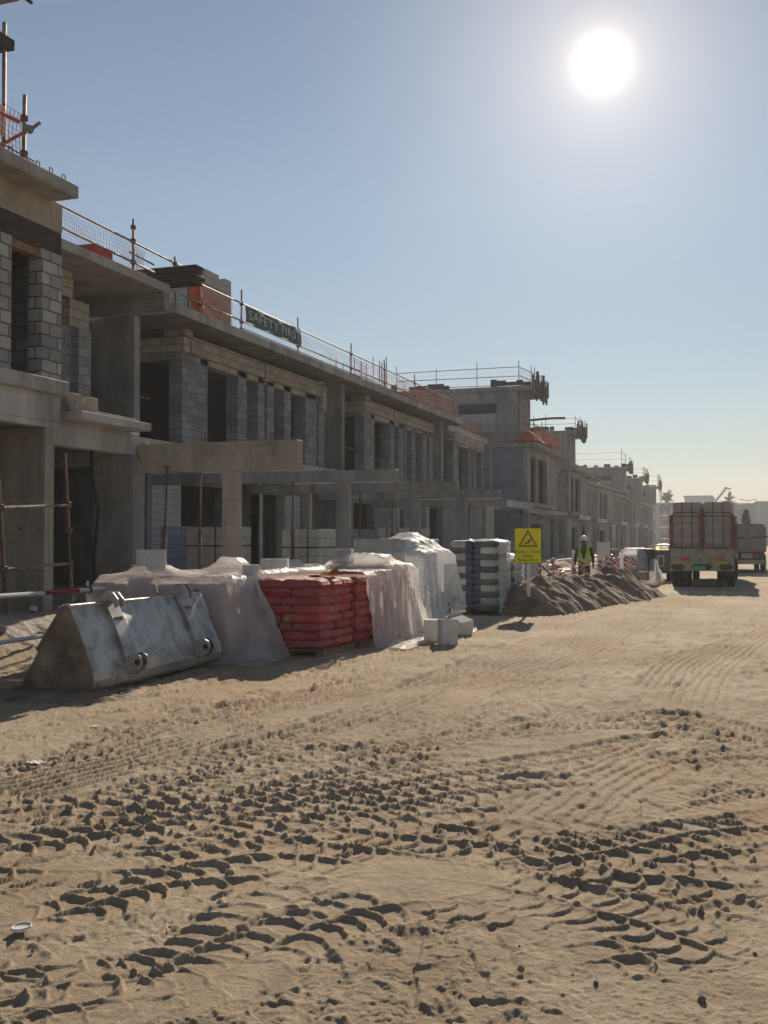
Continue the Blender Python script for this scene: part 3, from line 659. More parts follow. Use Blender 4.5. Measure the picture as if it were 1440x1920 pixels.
def box_house(lab, Xw, y0, y1, depth, tower, wallm, zroof=7.4, windows=True):
    t = thing('villa_shell', lab, 'house', (Xw - depth / 2, y0, GZ), 'unfinished houses in the row')
    # front bay, first floor
    part(t, 'roof_slab', 'concrete_far', [(Xw + .6, Xw - depth, y0 - .25, y1 + .3, zroof - .25, zroof)], .01)
    part(t, 'bay_wall', wallm, [(Xw - .25, Xw - depth, y0, y0 + .2, 3.9, zroof - .25)])
    w = y1 - y0
    part(t, 'front_frame', 'concrete_far', [(Xw, Xw - .25, y0 + .0, y0 + w * .1, 3.9, zroof - .25), (Xw, Xw - .25, y0 + w * .1, y0 + w * .62, 6.7, zroof - .25), (Xw, Xw - .25, y0 + w * .62, y0 + w * .75, 3.9, zroof - .25)])
    part(t, 'mullion', 'concrete_grey', [(Xw - .08, Xw - .25, y0 + w * .32, y0 + w * .38, 3.9, 6.7)])
    part(t, 'front_wall', 'block_grey', [(Xw - .02, Xw - .25, y0 + w * .75, y1, 3.9, zroof - .25)])
    part(t, 'window_ledge', 'concrete_far', [(Xw + .35, Xw - .25, y0 - .1, y0 + w * .75, 3.65, 3.9)], .01)
    part(t, 'floor_slab', 'concrete', [(Xw - .25, Xw - depth, y0, y1, 3.6, 3.9), (Xw + .05, Xw - .25, y0, y1 + 4, 3.3, 3.62)])
    part(t, 'inner_wall', 'room_shade', [(Xw - 2.2, Xw - 2.4, y0 + .2, y1 + 12, .3, zroof - .25), (Xw - .3, Xw - depth, y1 - .2, y1, .3, zroof - .25)])
    part(t, 'ground_wall', 'block_grey', [(Xw - .5, Xw - depth, y0 + .05, y0 + .25, .3, 3.6), (Xw - .4, Xw - .65, y0 + .25, y0 + w * .3, .3, 3.3), (Xw - .4, Xw - .65, y0 + w * .7, y1, .3, 3.3), (Xw - .4, Xw - .65, y0 + w * .3, y0 + w * .7, 2.7, 3.3)])
    part(t, 'column', 'concrete_far', [(Xw + .02, Xw - .25, y0 + .02, y0 + .3, .3, 3.3)]); part(t, 'column', 'concrete_far', [(Xw + .02, Xw - .25, y1 - .3, y1, .3, 3.3)])
    if tower:
        tx1, tx0, ty0, ty1, tz, over = tower
        part(t, 'stair_tower', 'concrete_grey', [(tx1 - 1.0, tx0, ty0, ty0 + .25, zroof, tz - .9), (tx1, tx0, ty0 - .05, ty0 + .25, tz - .9, tz - .25)])
        part(t, 'tower_infill', 'block_white', [(tx1 - 1.3, tx1 - 3.6, ty0 - .04, ty0 - .002, zroof + .9, tz - 1.6)])
        part(t, 'tower_shade_panel', 'room_shade', [(tx1 - 1.2, tx1 - 3.6, ty0 - .05, ty0 - .01, tz - 1.6, tz - 1.0)])  # thin near-black panel added for the shade of an opening
        part(t, 'tower_pier', 'concrete_far', [(tx1, tx1 - .25, ty0 + 1.0, ty0 + 1.5, zroof, tz - .3)])
        part(t, 'tower_pier', 'concrete_grey', [(tx1 - .05, tx1 - .98, ty0 + .0, ty0 + .25, zroof, tz - .9)])
        part(t, 'tower_side', 'block_grey', [(tx1 - .02, tx1 - .25, ty0 + .25, ty0 + .7, zroof, tz - .25), (tx1 - .4, tx1 - .5, ty0 + .7, ty0 + 3.5, zroof, tz - .25), (tx1 - .02, tx1 - .25, ty0 + 1.5, ty0 + 4.5, zroof, tz - .25)])
        part(t, 'tower_roof', 'concrete_grey', [(tx1 + over, tx0, ty0 - .2, ty0 + 4.6, tz - .25, tz)])
        tower_formwork(t, tx0, tx1 + over, ty0 - .2, ty0 + 4.6, tz, int(y0))
    return t
H3 = box_house('grey villa shell with a blue-grey blank wall, orange-netted roof and blocky stair tower', -12.6, 62.0, 72.0, 12, (-13.6, -21.5, 63.5, 70, 11.0, 1.0), 'block_blue_shade')
H4 = box_house('villa shell with brown side wall, framed upper window and dark-fascia stair tower', -13.7, 83.5, 93, 11, (-14.1, -21, 85, 92, 10.4, .8), 'block_cream_bounce')
H5 = box_house('distant villa shell with a low pale stair tower behind a scaffold handrail', -15.3, 112, 124, 11, (-14.7, -22, 128, 134, 10.3, .7), 'block_blue_shade')
H6 = box_house('farther villa shell with short tower second from the end of the row', -15.4, 145, 152, 10, (-14.9, -21, 150, 156, 10.2, .7), 'block_grey')
H7 = box_house('last villa shell at the far end of the row', -15.4, 168, 176, 10, (-14.9, -21, 172, 178, 10.1, .7), 'block_grey')
def link_house(lab, X, y0, y1, zroof, cols):
    t = thing('townhouse_link', lab, 'house', (X - 4, y0, GZ), 'unfinished houses in the row')
    part(t, 'roof_slab', 'concrete_far', [(X + .7, X - 9, y0, y1, zroof - .25, zroof)], .01)
    part(t, 'floor_slab', 'concrete_far', [(X + .2, X - 9, y0, y1, 3.4, 3.9)])
    part(t, 'inner_wall', 'room_shade', [(X - 3, X - 3.2, y0, y1, .3, zroof - .25)])
    w = (y1 - y0) / (cols * 2)
    for k in range(cols):
        m = 'block_grey' if k % 3 else 'concrete_grey'
        part(t, 'block_pier', m, [(X, X - .3, y0 + w * 2 * k, y0 + w * (2 * k + .9), 3.9, zroof - .55)])
        if k % 2 == 0: part(t, 'column', 'concrete_grey', [(X, X - .3, y0 + w * 2 * k, y0 + w * (2 * k + 1.2), .3, 3.4)])
    part(t, 'lintel', 'block_grey', [(X, X - .3, y0, y1, zroof - .55, zroof - .25)])
    r = random.Random(int(y0))
    for k in range(int((y1 - y0) / 1.6)):
        y = y0 + 1.6 * k + r.uniform(0, .5); MB().tube([(X + .5, y, zroof), (X + .5 + r.uniform(-.05, .05), y, zroof + r.uniform(.8, 1.5))], .03, 5).build('pole', 'steel_pipe', t)
    for z in (.5, 1.05): MB().tube([(X + .5, y0, zroof + z), (X + .5, y1, zroof + z + .05)], .03, 5).build('handrail', 'rusty', t)
    for k in range(5):
        y = r.uniform(y0, y1 - 1.5); MB().box(X - r.uniform(.3, 1.0), X + .3, y, y + r.uniform(.5, 1.4), zroof + .004, zroof + r.uniform(.2, .6)).build('stacked_timber', 'timber_dark', t)
        y = r.uniform(y0, y1 - 1); MB().tube([(X + .15, y, .3), (X + .15, y + r.uniform(-.1, .1), 3.4)], .04, 5).build('prop', 'rusty', t)
link_house('stretch of dark unfinished terrace between the two nearer villa shells', -15.0, 72.4, 83.2, 7.2, 6)
link_house('stretch of unfinished terrace with tall openings beyond the second villa shell', -15.2, 93.4, 111.6, 7.2, 9)
link_house('short stretch of terrace beyond the third villa shell', -16, 124.4, 144.6, 7.1, 8)
link_house('far stretch of terrace near the end of the row', -16, 152.4, 167.6, 7.1, 6)
# second row of pergolas by the far houses: thin frames on posts
for k, (Y, z) in enumerate(((38.4, 3.15), (66.0, 3.2), (74, 3.15), (88, 3.15), (98, 3.15), (106, 3.15))):
    t = thing('porch_frame', ['thin porch frame right of the fourth pergola', 'thin porch frame below the blank blue-grey wall', 'thin porch frame between the first two villa shells', 'thin porch frame below the second villa window', 'thin porch frame beyond the second villa', 'farthest thin porch frame of the row'][k], 'porch', (-10, Y, .3), 'porch frames of the far houses')
    x0, x1 = (-8.6, -13.8) if k == 0 else (-10.2, -13.6)
    part(t, 'beam', 'concrete_grey', [(x0, x1, Y, Y + .25, z - .22, z + .04)]); part(t, 'column', 'concrete_pale', [(x0 - .5, x0 - .75, Y, Y + .2, .0, z - .22)])
    part(t, 'side_beam', 'concrete_pale', [(x0, x0 - .2, Y + .25, Y + 5.0, z - .22, z + .04)])
# ------------------------------------------------------------------ small builders
def grid_mesh(name, P, m, parent=None, wrap=False, smooth=True):
    nx, ny = P.shape[:2]; b = MB(); b.v = [tuple(p) for p in P.reshape(-1, 3).tolist()]
    b.f = [(i * ny + j, i * ny + j + 1, (i + 1) * ny + j + 1, (i + 1) * ny + j) for i in range(nx - 1) for j in range(ny - 1)]
    return b.build(name, m, parent, smooth=smooth)

def sheetmat(name, col, alpha, trans=.5, rough=.35):
    m = bpy.data.materials.new(name); m.use_nodes = True; n = m.node_tree.nodes; l = m.node_tree.links; n.clear()
    o = n.new('ShaderNodeOutputMaterial'); df = n.new('ShaderNodeBsdfDiffuse'); tr = n.new('ShaderNodeBsdfTranslucent'); tp = n.new('ShaderNodeBsdfTransparent'); gl = n.new('ShaderNodeBsdfGlossy')
    tcn = n.new('ShaderNodeTexCoord'); nz = n.new('ShaderNodeTexNoise'); nz.inputs['Scale'].default_value = 2.2; nz.inputs['Detail'].default_value = 7; l.new(tcn.outputs['Object'], nz.inputs['Vector'])
    cr = n.new('ShaderNodeValToRGB'); cr.color_ramp.elements[0].position = .3; cr.color_ramp.elements[1].position = .65
    cr.color_ramp.elements[0].color = (*[c * .86 for c in col], 1); cr.color_ramp.elements[1].color = (*col, 1); l.new(nz.outputs['Fac'], cr.inputs['Fac'])
    l.new(cr.outputs['Color'], df.inputs['Color']); l.new(cr.outputs['Color'], tr.inputs['Color']); gl.inputs['Roughness'].default_value = rough; gl.inputs['Color'].default_value = (.8, .8, .8, 1)
    n2 = n.new('ShaderNodeTexNoise'); n2.inputs['Scale'].default_value = 9; n2.inputs['Detail'].default_value = 8; n2.inputs['Distortion'].default_value = 1.2; l.new(tcn.outputs['Object'], n2.inputs['Vector'])
    bp = n.new('ShaderNodeBump'); bp.inputs['Distance'].default_value = .02; l.new(n2.outputs['Fac'], bp.inputs['Height'])
    for s in (df, tr, gl): l.new(bp.outputs[0], s.inputs['Normal'])
    a = n.new('ShaderNodeMixShader'); a.inputs['Fac'].default_value = trans; l.new(df.outputs[0], a.inputs[1]); l.new(tr.outputs[0], a.inputs[2])
    g = n.new('ShaderNodeMixShader'); g.inputs['Fac'].default_value = .06; l.new(a.outputs[0], g.inputs[1]); l.new(gl.outputs[0], g.inputs[2])
    # thin film: clearer where it lies flat on what it covers
    mr = n.new('ShaderNodeMapRange'); mr.inputs['From Min'].default_value = .35; mr.inputs['From Max'].default_value = .65; mr.inputs['To Min'].default_value = alpha * 1.25; mr.inputs['To Max'].default_value = alpha * .7
    l.new(nz.outputs['Fac'], mr.inputs['Value'])
    f = n.new('ShaderNodeMixShader'); l.new(mr.outputs[0], f.inputs['Fac']); l.new(g.outputs[0], f.inputs[1]); l.new(tp.outputs[0], f.inputs[2]); l.new(f.outputs[0], o.inputs['Surface'])
    MATS[name] = m; return m
sheetmat('plastic_sheet', (.97, .95, .92), .30, trans=.62, rough=.4)
sheetmat('plastic_clear', (.93, .94, .95), .28, rough=.4)
sheetmat('film_wrap', (.70, .76, .80), .30, trans=.4, rough=.2)

def drape(cx, cy, sx, sy, z0, boxes, cell=.075, rot=0.0, steps=170, seed=0, slack=1.045, ground=True, iters=9):
    """a loose sheet dropped over boxes (x0,x1,y0,y1,top): position-based cloth in numpy"""
    nx = int(sx / cell) + 1; ny = int(sy / cell) + 1
    gx, gy = np.meshgrid(np.linspace(-sx / 2, sx / 2, nx), np.linspace(-sy / 2, sy / 2, ny), indexing='ij')
    c, s = math.cos(rot), math.sin(rot)
    P = np.stack([cx + (gx * c - gy * s), cy + (gx * s + gy * c), np.full_like(gx, z0)], -1)
    P[..., 2] += .10 * (fbm(P[..., 0] * 1.6, P[..., 1] * 1.6, seed, 3) - .5)
    rest = cell * slack; Q = P.copy(); g = -9.8 * (1 / 45.) ** 2
    def con(A, B, r, k=.5):
        d = B - A; l = np.sqrt((d * d).sum(-1, keepdims=True)) + 1e-9; f = d * ((l - r) / l) * k; A += f; B -= f
    def con_max(A, B, r, k=.5):
        d = B - A; l = np.sqrt((d * d).sum(-1, keepdims=True)) + 1e-9; f = d * (np.minimum(l - r, 0) / l) * k; A += f; B -= f
    m = .03
    for st in range(steps):
        V = (P - Q) * .965; Q = P.copy(); P += V; P[..., 2] += g
        for it in range(iters):
            for o in (0, 1):
                a = P[o:-1:2]; b = P[o + 1::2]; k = min(len(a), len(b)); con(a[:k], b[:k], rest)
                a = P[:, o:-1:2]; b = P[:, o + 1::2]; k = min(a.shape[1], b.shape[1]); con(a[:, :k], b[:, :k], rest)
            if it % 2 == 0:
                con(P[:-1, :-1], P[1:, 1:], rest * 1.414, .12); con(P[1:, :-1], P[:-1, 1:], rest * 1.414, .12)
                con_max(P[:-2], P[2:], rest * 1.55, .12); con_max(P[:, :-2], P[:, 2:], rest * 1.55, .12)
            if it % 3 == 2 or it == iters - 1:
                x, y, z = P[..., 0], P[..., 1], P[..., 2]
                for (x0, x1, y0, y1, zt) in boxes:
                    ins = (x > x0 - m) & (x < x1 + m) & (y > y0 - m) & (y < y1 + m) & (z < zt + m)
                    if not ins.any(): continue
                    pen = np.stack([zt + m - z, x - (x0 - m), (x1 + m) - x, y - (y0 - m), (y1 + m) - y], -1)
                    k = np.argmin(pen, -1)
                    z[ins & (k == 0)] = zt + m
                    x[ins & (k == 1)] = x0 - m; x[ins & (k == 2)] = x1 + m; y[ins & (k == 3)] = y0 - m; y[ins & (k == 4)] = y1 + m
                    Q[ins] += (P[ins] - Q[ins]) * .5
                if ground:
                    zg = zbase(x, y) + .015 + .02 * vnoise(x * 9, y * 9, 4); u = z < zg; z[u] = zg[u]; Q[u] += (P[u] - Q[u]) * .7
    return P
def refine(P, k):
    """bilinear upsampling of a grid of points"""
    for ax in (0, 1):
        n = P.shape[ax]; t = np.linspace(0, n - 1, (n - 1) * k + 1); i = np.minimum(t.astype(int), n - 2); f = t - i
        A = np.take(P, i, ax); B = np.take(P, i + 1, ax); f = f.reshape((-1, 1, 1) if ax == 0 else (1, -1, 1)); P = A * (1 - f) + B * f
    return P
def crease(P, seed, amp=.075, zt=1.15):
    """hanging pleats and crumples along the surface normal"""
    Ps = P.copy()
    for _ in range(2):
        Q = Ps.copy(); Q[1:-1] = (Ps[:-2] + Ps[1:-1] * 2 + Ps[2:]) / 4; Ps = Q.copy(); Q[:, 1:-1] = (Ps[:, :-2] + Ps[:, 1:-1] * 2 + Ps[:, 2:]) / 4; Ps = Q
    P = refine(P, 3)
    du = np.gradient(P, axis=0); dv = np.gradient(P, axis=1); nn = np.cross(du, dv)
    for _ in range(4):
        nn[1:-1] = (nn[:-2] + nn[1:-1] + nn[2:]) / 3; nn[:, 1:-1] = (nn[:, :-2] + nn[:, 1:-1] + nn[:, 2:]) / 3
    nn /= np.linalg.norm(nn, axis=-1, keepdims=True) + 1e-9
    if nn[..., 2].mean() < 0: nn = -nn
    x, y, z = P[..., 0], P[..., 1], P[..., 2]; zb_ = zbase(x, y)
    up = np.abs(nn[..., 2]); side = sstep(.85, .5, up); hang = np.clip((zt + .1 - z) / .8, 0, 1) ** .7 * sstep(.0, .15, z - zb_) * side
    def vv(fx, s): return 1 - np.abs(2 * vnoise(x * fx + .18 * z * fx, y * fx - .12 * z * fx, s) - 1)
    w = np.maximum(vv(5.5, seed) ** 2.2, .7 * vv(9.0, seed + 1) ** 2.5) - .25
    # sharp straight creases in several directions, on the flat parts and the sides
    c = 0
    for k in range(5):
        a = 0.4 + k * 1.25 + seed; q = x * math.cos(a) + y * math.sin(a); r = -x * math.sin(a) + y * math.cos(a)
        c = c + (1 - np.abs(2 * vnoise(q * 4.5 + z * 2.5 * math.cos(k), r * .9 + z * math.sin(k * 2), seed + 20 + k) - 1)) ** 5
    fine = ridge(x * 5 + z * 4, y * 5 - z * 3, seed + 7, 3) - .4
    d = hang * w * amp + (c - .5) * .013 * (.5 + .5 * sstep(.02, .1, z - zb_)) + fine * .007
    return P + nn * d[..., None]
def sheet(name, P, m, label, cat, group=None):
    P = crease(P, 3 + int(abs(P[0, 0, 0] * 7)))
    return tag(grid_mesh(name, P, m), label, cat, group)

# ------------------------------------------------------------------ bags
def bag_mesh(name, L_, W_, T_, seed, mats, puff=.42):
    nx, ny = 19, 15; us = np.sin(np.linspace(-1, 1, nx) * math.pi / 2); vs = np.sin(np.linspace(-1, 1, ny) * math.pi / 2); b = MB()
    U, V = np.meshgrid(us, vs, indexing='ij')
    pinch = 1 - .05 * (1 - np.abs(U) ** 2) * np.abs(V) ** 3 - .03 * np.abs(U) ** 6
    X = U * L_ / 2 * (1 - .04 * (V ** 4)); Y = V * W_ / 2 * pinch + .012 * (vnoise(X * 8 + seed, V * 0 + 3, seed) - .5)
    prof = (np.clip(1 - np.abs(U) ** 9, 0, 1) ** .45) * (np.clip(1 - np.abs(V) ** 7, 0, 1) ** puff)
    n1 = fbm(X * 9 + seed * 5, Y * 9, seed, 3) - .5; n2 = fbm(X * 9, Y * 9 + seed * 7, seed + 9, 3) - .5
    zt = T_ * .5 + T_ * (.54 * prof) + n1 * .040 * prof; zb = T_ * .5 - T_ * (.50 * prof) + n2 * .02 * prof
    top = np.stack([X, Y, zt], -1).reshape(-1, 3); bot = np.stack([X, Y, zb], -1).reshape(-1, 3)
    b.v = [tuple(p) for p in top.tolist()] + [tuple(p) for p in bot.tolist()]; n = nx * ny
    for i in range(nx - 1):
        for j in range(ny - 1):
            a = i * ny + j; b.f.append((a, a + ny, a + ny + 1, a + 1)); b.f.append((n + a, n + a + 1, n + a + ny + 1, n + a + ny))
    for i in range(nx - 1):
        b.f.append((i * ny, n + i * ny, n + (i + 1) * ny, (i + 1) * ny)); a = i * ny + ny - 1; b.f.append((a, a + ny, n + a + ny, n + a))
    for j in range(ny - 1):
        b.f.append((j, j + 1, n + j + 1, n + j)); a = (nx - 1) * ny + j; b.f.append((a, n + a, n + a + 1, a + 1))
    o = b.build(name, mats, None, smooth=True)
    me = o.data; bpy.data.objects.remove(o); return me, zt

def bagmat(name, base, band=None, band_at=(.19, .275), end=None, rnd=.5, tint=.35):
    m = bpy.data.materials.new(name); m.use_nodes = True; n = m.node_tree.nodes; l = m.node_tree.links; b = n['Principled BSDF']
    b.inputs['Roughness'].default_value = .75; b.inputs['Specular IOR Level'].default_value = .2
    tcn = n.new('ShaderNodeTexCoord'); sx = n.new('ShaderNodeSeparateXYZ'); l.new(tcn.outputs['Object'], sx.inputs[0]); oi = n.new('ShaderNodeObjectInfo')
    nz = n.new('ShaderNodeTexNoise'); nz.inputs['Scale'].default_value = 7; nz.inputs['Detail'].default_value = 7; l.new(tcn.outputs['Object'], nz.inputs['Vector'])
    cr = n.new('ShaderNodeValToRGB'); cr.color_ramp.elements[0].position = .32; cr.color_ramp.elements[1].position = .68
    cr.color_ramp.elements[0].color = (*[c * (1 - tint) for c in base], 1); cr.color_ramp.elements[1].color = (*base, 1); l.new(nz.outputs['Fac'], cr.inputs['Fac'])
    last = cr.outputs['Color']
    def rng_mask(sock, lo, hi):
        a = n.new('ShaderNodeMath'); a.operation = 'GREATER_THAN'; a.inputs[1].default_value = lo; l.new(sock, a.inputs[0])
        c = n.new('ShaderNodeMath'); c.operation = 'LESS_THAN'; c.inputs[1].default_value = hi; l.new(sock, c.inputs[0])
        d = n.new('ShaderNodeMath'); d.operation = 'MULTIPLY'; l.new(a.outputs[0], d.inputs[0]); l.new(c.outputs[0], d.inputs[1]); return d.outputs[0]
    if band:
        k = rng_mask(sx.outputs['X'], *band_at); q = n.new('ShaderNodeMath'); q.operation = 'GREATER_THAN'; q.inputs[1].default_value = rnd; l.new(oi.outputs['Random'], q.inputs[0])
        e = n.new('ShaderNodeMath'); e.operation = 'MULTIPLY'; l.new(k, e.inputs[0]); l.new(q.outputs[0], e.inputs[1])
        mx = n.new('ShaderNodeMix'); mx.data_type = 'RGBA'; l.new(e.outputs[0], mx.inputs['Factor']); l.new(last, mx.inputs['A']); mx.inputs['B'].default_value = (*band, 1); last = mx.outputs['Result']
    if end:
        k = rng_mask(sx.outputs['X'], end[1], 9); mx = n.new('ShaderNodeMix'); mx.data_type = 'RGBA'; l.new(k, mx.inputs['Factor']); l.new(last, mx.inputs['A']); mx.inputs['B'].default_value = (*end[0], 1); last = mx.outputs['Result']
    rv = n.new('ShaderNodeMapRange'); rv.inputs['To Min'].default_value = .68; rv.inputs['To Max'].default_value = 1.15; l.new(oi.outputs['Random'], rv.inputs['Value'])
    mv = n.new('ShaderNodeMix'); mv.data_type = 'RGBA'; mv.blend_type = 'MULTIPLY'; mv.inputs['Factor'].default_value = 1; l.new(last, mv.inputs['A']); l.new(rv.outputs[0], mv.inputs['B']); last = mv.outputs['Result']
    gg = n.new('ShaderNodeNewGeometry'); gz = n.new('ShaderNodeSeparateXYZ'); l.new(gg.outputs['Normal'], gz.inputs[0]); dn = n.new('ShaderNodeTexNoise'); dn.inputs['Scale'].default_value = 4; dn.inputs['Detail'].default_value = 8; l.new(gg.outputs['Position'], dn.inputs['Vector'])
    dm = n.new('ShaderNodeMath'); dm.operation = 'MULTIPLY'; l.new(gz.outputs['Z'], dm.inputs[0]); l.new(dn.outputs['Fac'], dm.inputs[1]); dr_ = n.new('ShaderNodeMapRange'); dr_.inputs['From Min'].default_value = .12; dr_.inputs['From Max'].default_value = .65; dr_.inputs['To Min'].default_value = .06; dr_.inputs['To Max'].default_value = .6; l.new(dm.outputs[0], dr_.inputs['Value'])
    md = n.new('ShaderNodeMix'); md.data_type = 'RGBA'; l.new(dr_.outputs[0], md.inputs['Factor']); l.new(last, md.inputs['A']); md.inputs['B'].default_value = (.42, .33, .26, 1); last = md.outputs['Result']
    l.new(last, b.inputs['Base Color'])
    bp = n.new('ShaderNodeBump'); bp.inputs['Distance'].default_value = .012; n2 = n.new('ShaderNodeTexNoise'); n2.inputs['Scale'].default_value = 16; n2.inputs['Detail'].default_value = 6; n2.inputs['Distortion'].default_value = .8
    l.new(tcn.outputs['Object'], n2.inputs['Vector']); l.new(n2.outputs['Fac'], bp.inputs['Height']); l.new(bp.outputs[0], b.inputs['Normal'])
    MATS[name] = m; return m
bagmat('bag_red', (.56, .05, .065), band=(.36, .22, .09), rnd=.55)
bagmat('bag_pink', (.72, .42, .42), band=(.45, .30, .20), rnd=.7)
bagmat('bag_white_blue', (.66, .67, .66), end=((.055, .075, .16), .09))
bagmat('bag_green_blue', (.12, .155, .15), end=((.055, .075, .16), .09), tint=.5)
RED = [bag_mesh('cement_bag', .65, .445, .138, k, 'bag_red')[0] for k in range(4)]
PINK = []
for me in RED: c = me.copy(); c.materials.clear(); c.materials.append(MATS['bag_pink']); PINK.append(c)
WB = [bag_mesh('cement_bag', .54, .42, .158, k + 20, 'bag_white_blue', .4)[0] for k in range(3)]
GB = []
for me in WB: c = me.copy(); c.materials.clear(); c.materials.append(MATS['bag_green_blue']); GB.append(c)

def put_bag(me, x, y, z, rz, label, group, tilt=0):
    o = bpy.data.objects.new('cement_bag', me); COL.objects.link(o); o.location = (x, y, z)
    o.rotation_euler = (random.uniform(-.02, .02) + tilt, random.uniform(-.02, .02), rz + random.uniform(-.035, .035)); s = random.uniform(.975, 1.02); o.scale = (s, s * random.uniform(.98, 1.02), 1)
    return tag(o, label, 'cement bag', group)
def pallet(x, y, z, lab, w=1.15, l=1.25):
    t = thing('wooden_pallet', lab, 'pallet', (x, y, z), 'wooden pallets under the bags')
    for k in range(6): yy = y - l / 2 + .05 + k * (l - .1) / 5; MB().box(x - w / 2, x + w / 2, yy - .05, yy + .05, z + .10, z + .122).build('board', 'timber', t)
    for xx in (x - w / 2 + .06, x, x + w / 2 - .06): MB().box(xx - .05, xx + .05, y - l / 2, y + l / 2, z + .0, z + .098).build('bearer', 'timber', t)
    return t
ORD = ['bottom layer', 'second layer up', 'third layer up', 'fourth layer up', 'fifth layer up', 'sixth layer up', 'seventh layer up', 'eighth layer up', 'ninth layer up', 'tenth layer up', 'eleventh layer up']
def spot(layer, n, x, y, xm, ys):
    lay = 'top layer' if layer == n - 1 else ORD[layer]; r = sorted(ys).index(y); k = len(ys)
    return lay + ', ' + (('front', 'back') if k == 2 else ('front', 'middle', 'back'))[r] + (' left' if x < xm else ' right')
def pin_stack(x0, y0, z, layers, meshes, pitch, label, group, W=1.08, D=1.30, top_skip=()):
    """pallet of bags, three one way and two the other, turned about at each layer"""
    for k in range(layers):
        zz = z + k * pitch
        a = [(x0 + .31, y0 + .215 + i * .43, 0) for i in range(3)] + [(x0 + .62 + .225, y0 + .325 + i * .65, math.pi / 2) for i in range(2)]
        if k % 2: a = [(2 * x0 + W - x, 2 * y0 + D - y, r + math.pi) for x, y, r in a]
        for i, (x, y, r) in enumerate(a):
            if (k, i) in top_skip: continue
            lb = label if '%s' not in label else label % spot(k, layers, x, y, x0 + W / 2, [q[1] for q in a if (q[0] < x0 + W / 2) == (x < x0 + W / 2)])
            put_bag(random.choice(meshes), x + random.uniform(-.014, .014), y + random.uniform(-.014, .014), zz, r + (math.pi if random.random() < .5 else 0), lb, group)

zg = lambda x, y: float(zbase(np.array([x]), np.array([y]))[0])
# uncovered red stack with a second one behind it
pallet(-6.40, 14.76, .0, 'wooden pallet under the uncovered red cement bags')
pin_stack(-6.94, 14.1, .11, 8, RED, .124, 'red cement bag, %s of the uncovered stack by the bucket', 'red cement bags in the uncovered stack')
pallet(-6.35, 16.15, .0, 'wooden pallet of the second red stack, half hidden behind the first')
pin_stack(-6.90, 15.5, .11, 8, RED, .124, 'red cement bag, %s of the stack behind the uncovered one', 'red cement bags in the second stack')
# pale pink stacks under the big sheets
for (x, y, n_, lab) in ((-8.03, 13.3, 8, 'front right stack under the low white sheet'), (-9.14, 13.3, 8, 'front left stack under the low white sheet'),
                       (-8.03, 14.7, 8, 'second right stack under the low white sheet'), (-6.92, 16.95, 9, 'stack under the tall draped sheet')):
    pin_stack(x, y, .12, n_, PINK, .124, 'pinkish cement bag in the ' + lab, 'pinkish bags: ' + lab)
# green, white and blue bags
def two_tone_stack(x0, y0, layers, lab, grp):
    for k in range(layers):
        for j in range(3):
            y = y0 + .21 + j * .42; z = .10 + k * .141; flip = k % 2
            ys_ = [y0 + .21 + q * .42 for q in range(3)]
            put_bag(random.choice(WB if not flip else GB), x0 + .27, y, z, 0, lab % (('white' if not flip else 'green'), spot(k, layers, 0, y, 1, ys_)), grp)
            put_bag(random.choice(GB if not flip else WB), x0 + .80, y, z, math.pi, lab % (('green' if not flip else 'white'), spot(k, layers, 2, y, 1, ys_)), grp)
two_tone_stack(-6.52, 23.3, 11, '%s and blue cement bag, %s of the tall film-wrapped stack', 'green and white bags in the tall stack')
two_tone_stack(-6.50, 24.9, 8, '%s and blue cement bag, %s of the lower film-wrapped stack', 'green and white bags in the lower stack')
for k in range(5):
    for j in range(2):
        put_bag(random.choice(WB), -6.35 + j * .02, 19.95 + k * .45, .1, math.pi / 2, 'dusty cement bag below the domed plastic cover', 'bags under the domed cover')
        put_bag(random.choice(GB), -6.35, 19.95 + k * .45, .27 + j * .16, math.pi / 2, 'dusty cement bag below the domed plastic cover', 'bags under the domed cover')

def film(x0, x1, y0, y1, z0, z1, label, seed):
    """stretch film bulging over the rows of bags on the sunny side, back and top"""
    path = [(x0 + .1, y1 + .03), (x1 + .02, y1 + .03), (x1 + .035, y0 - .0)]; pts = []
    for a, b in zip(path[:-1], path[1:]):
        n = int(math.hypot(b[0] - a[0], b[1] - a[1]) / .035)
        for i in range(n): pts.append((a[0] + (b[0] - a[0]) * i / n, a[1] + (b[1] - a[1]) * i / n))
    pts.append(path[-1]); pts = np.array(pts); zs = np.linspace(z0, z1, 60)
    S = np.arange(len(pts)); n_ = len(pts)
    nx = np.where(S[:, None] * 0 + S[:, None] > len(pts) * .45, 1.0, 0.0); 
    bul = .035 * np.abs(np.sin((zs[None, :] - .1) / .141 * math.pi)) + .05 * (fbm(S[:, None] * .12 + 0 * zs[None, :], zs[None, :] * 5 + 0 * S[:, None], seed, 3) - .4)
    P = np.zeros((n_, 60, 3)); P[..., 0] = pts[:, 0:1] + bul * nx; P[..., 1] = pts[:, 1:2] + bul * (1 - nx); P[..., 2] = zs[None, :] + .03 * (vnoise(S[:, None] * .3 + 0 * zs[None, :], zs[None, :] * 0 + seed, 3))
    # folded over the top
    top = []
    for k in range(1, 14):
        t = k / 13; q = P[:, -1, :].copy(); q[:, 0] += (x0 + .2 - q[:, 0]) * t * .9; q[:, 1] += ((y0 + y1) / 2 - q[:, 1]) * t * .9
        q[:, 2] += .05 * math.sin(t * 3.0) + .035 * (fbm(q[:, 0] * 6, q[:, 1] * 6, seed + 3, 2) - .5); top.append(q)
    P = np.concatenate([P, np.stack(top, 1)], 1)
    return tag(grid_mesh('stretch_film', P, 'film_wrap'), label, 'plastic film', 'film round the green and white stacks')
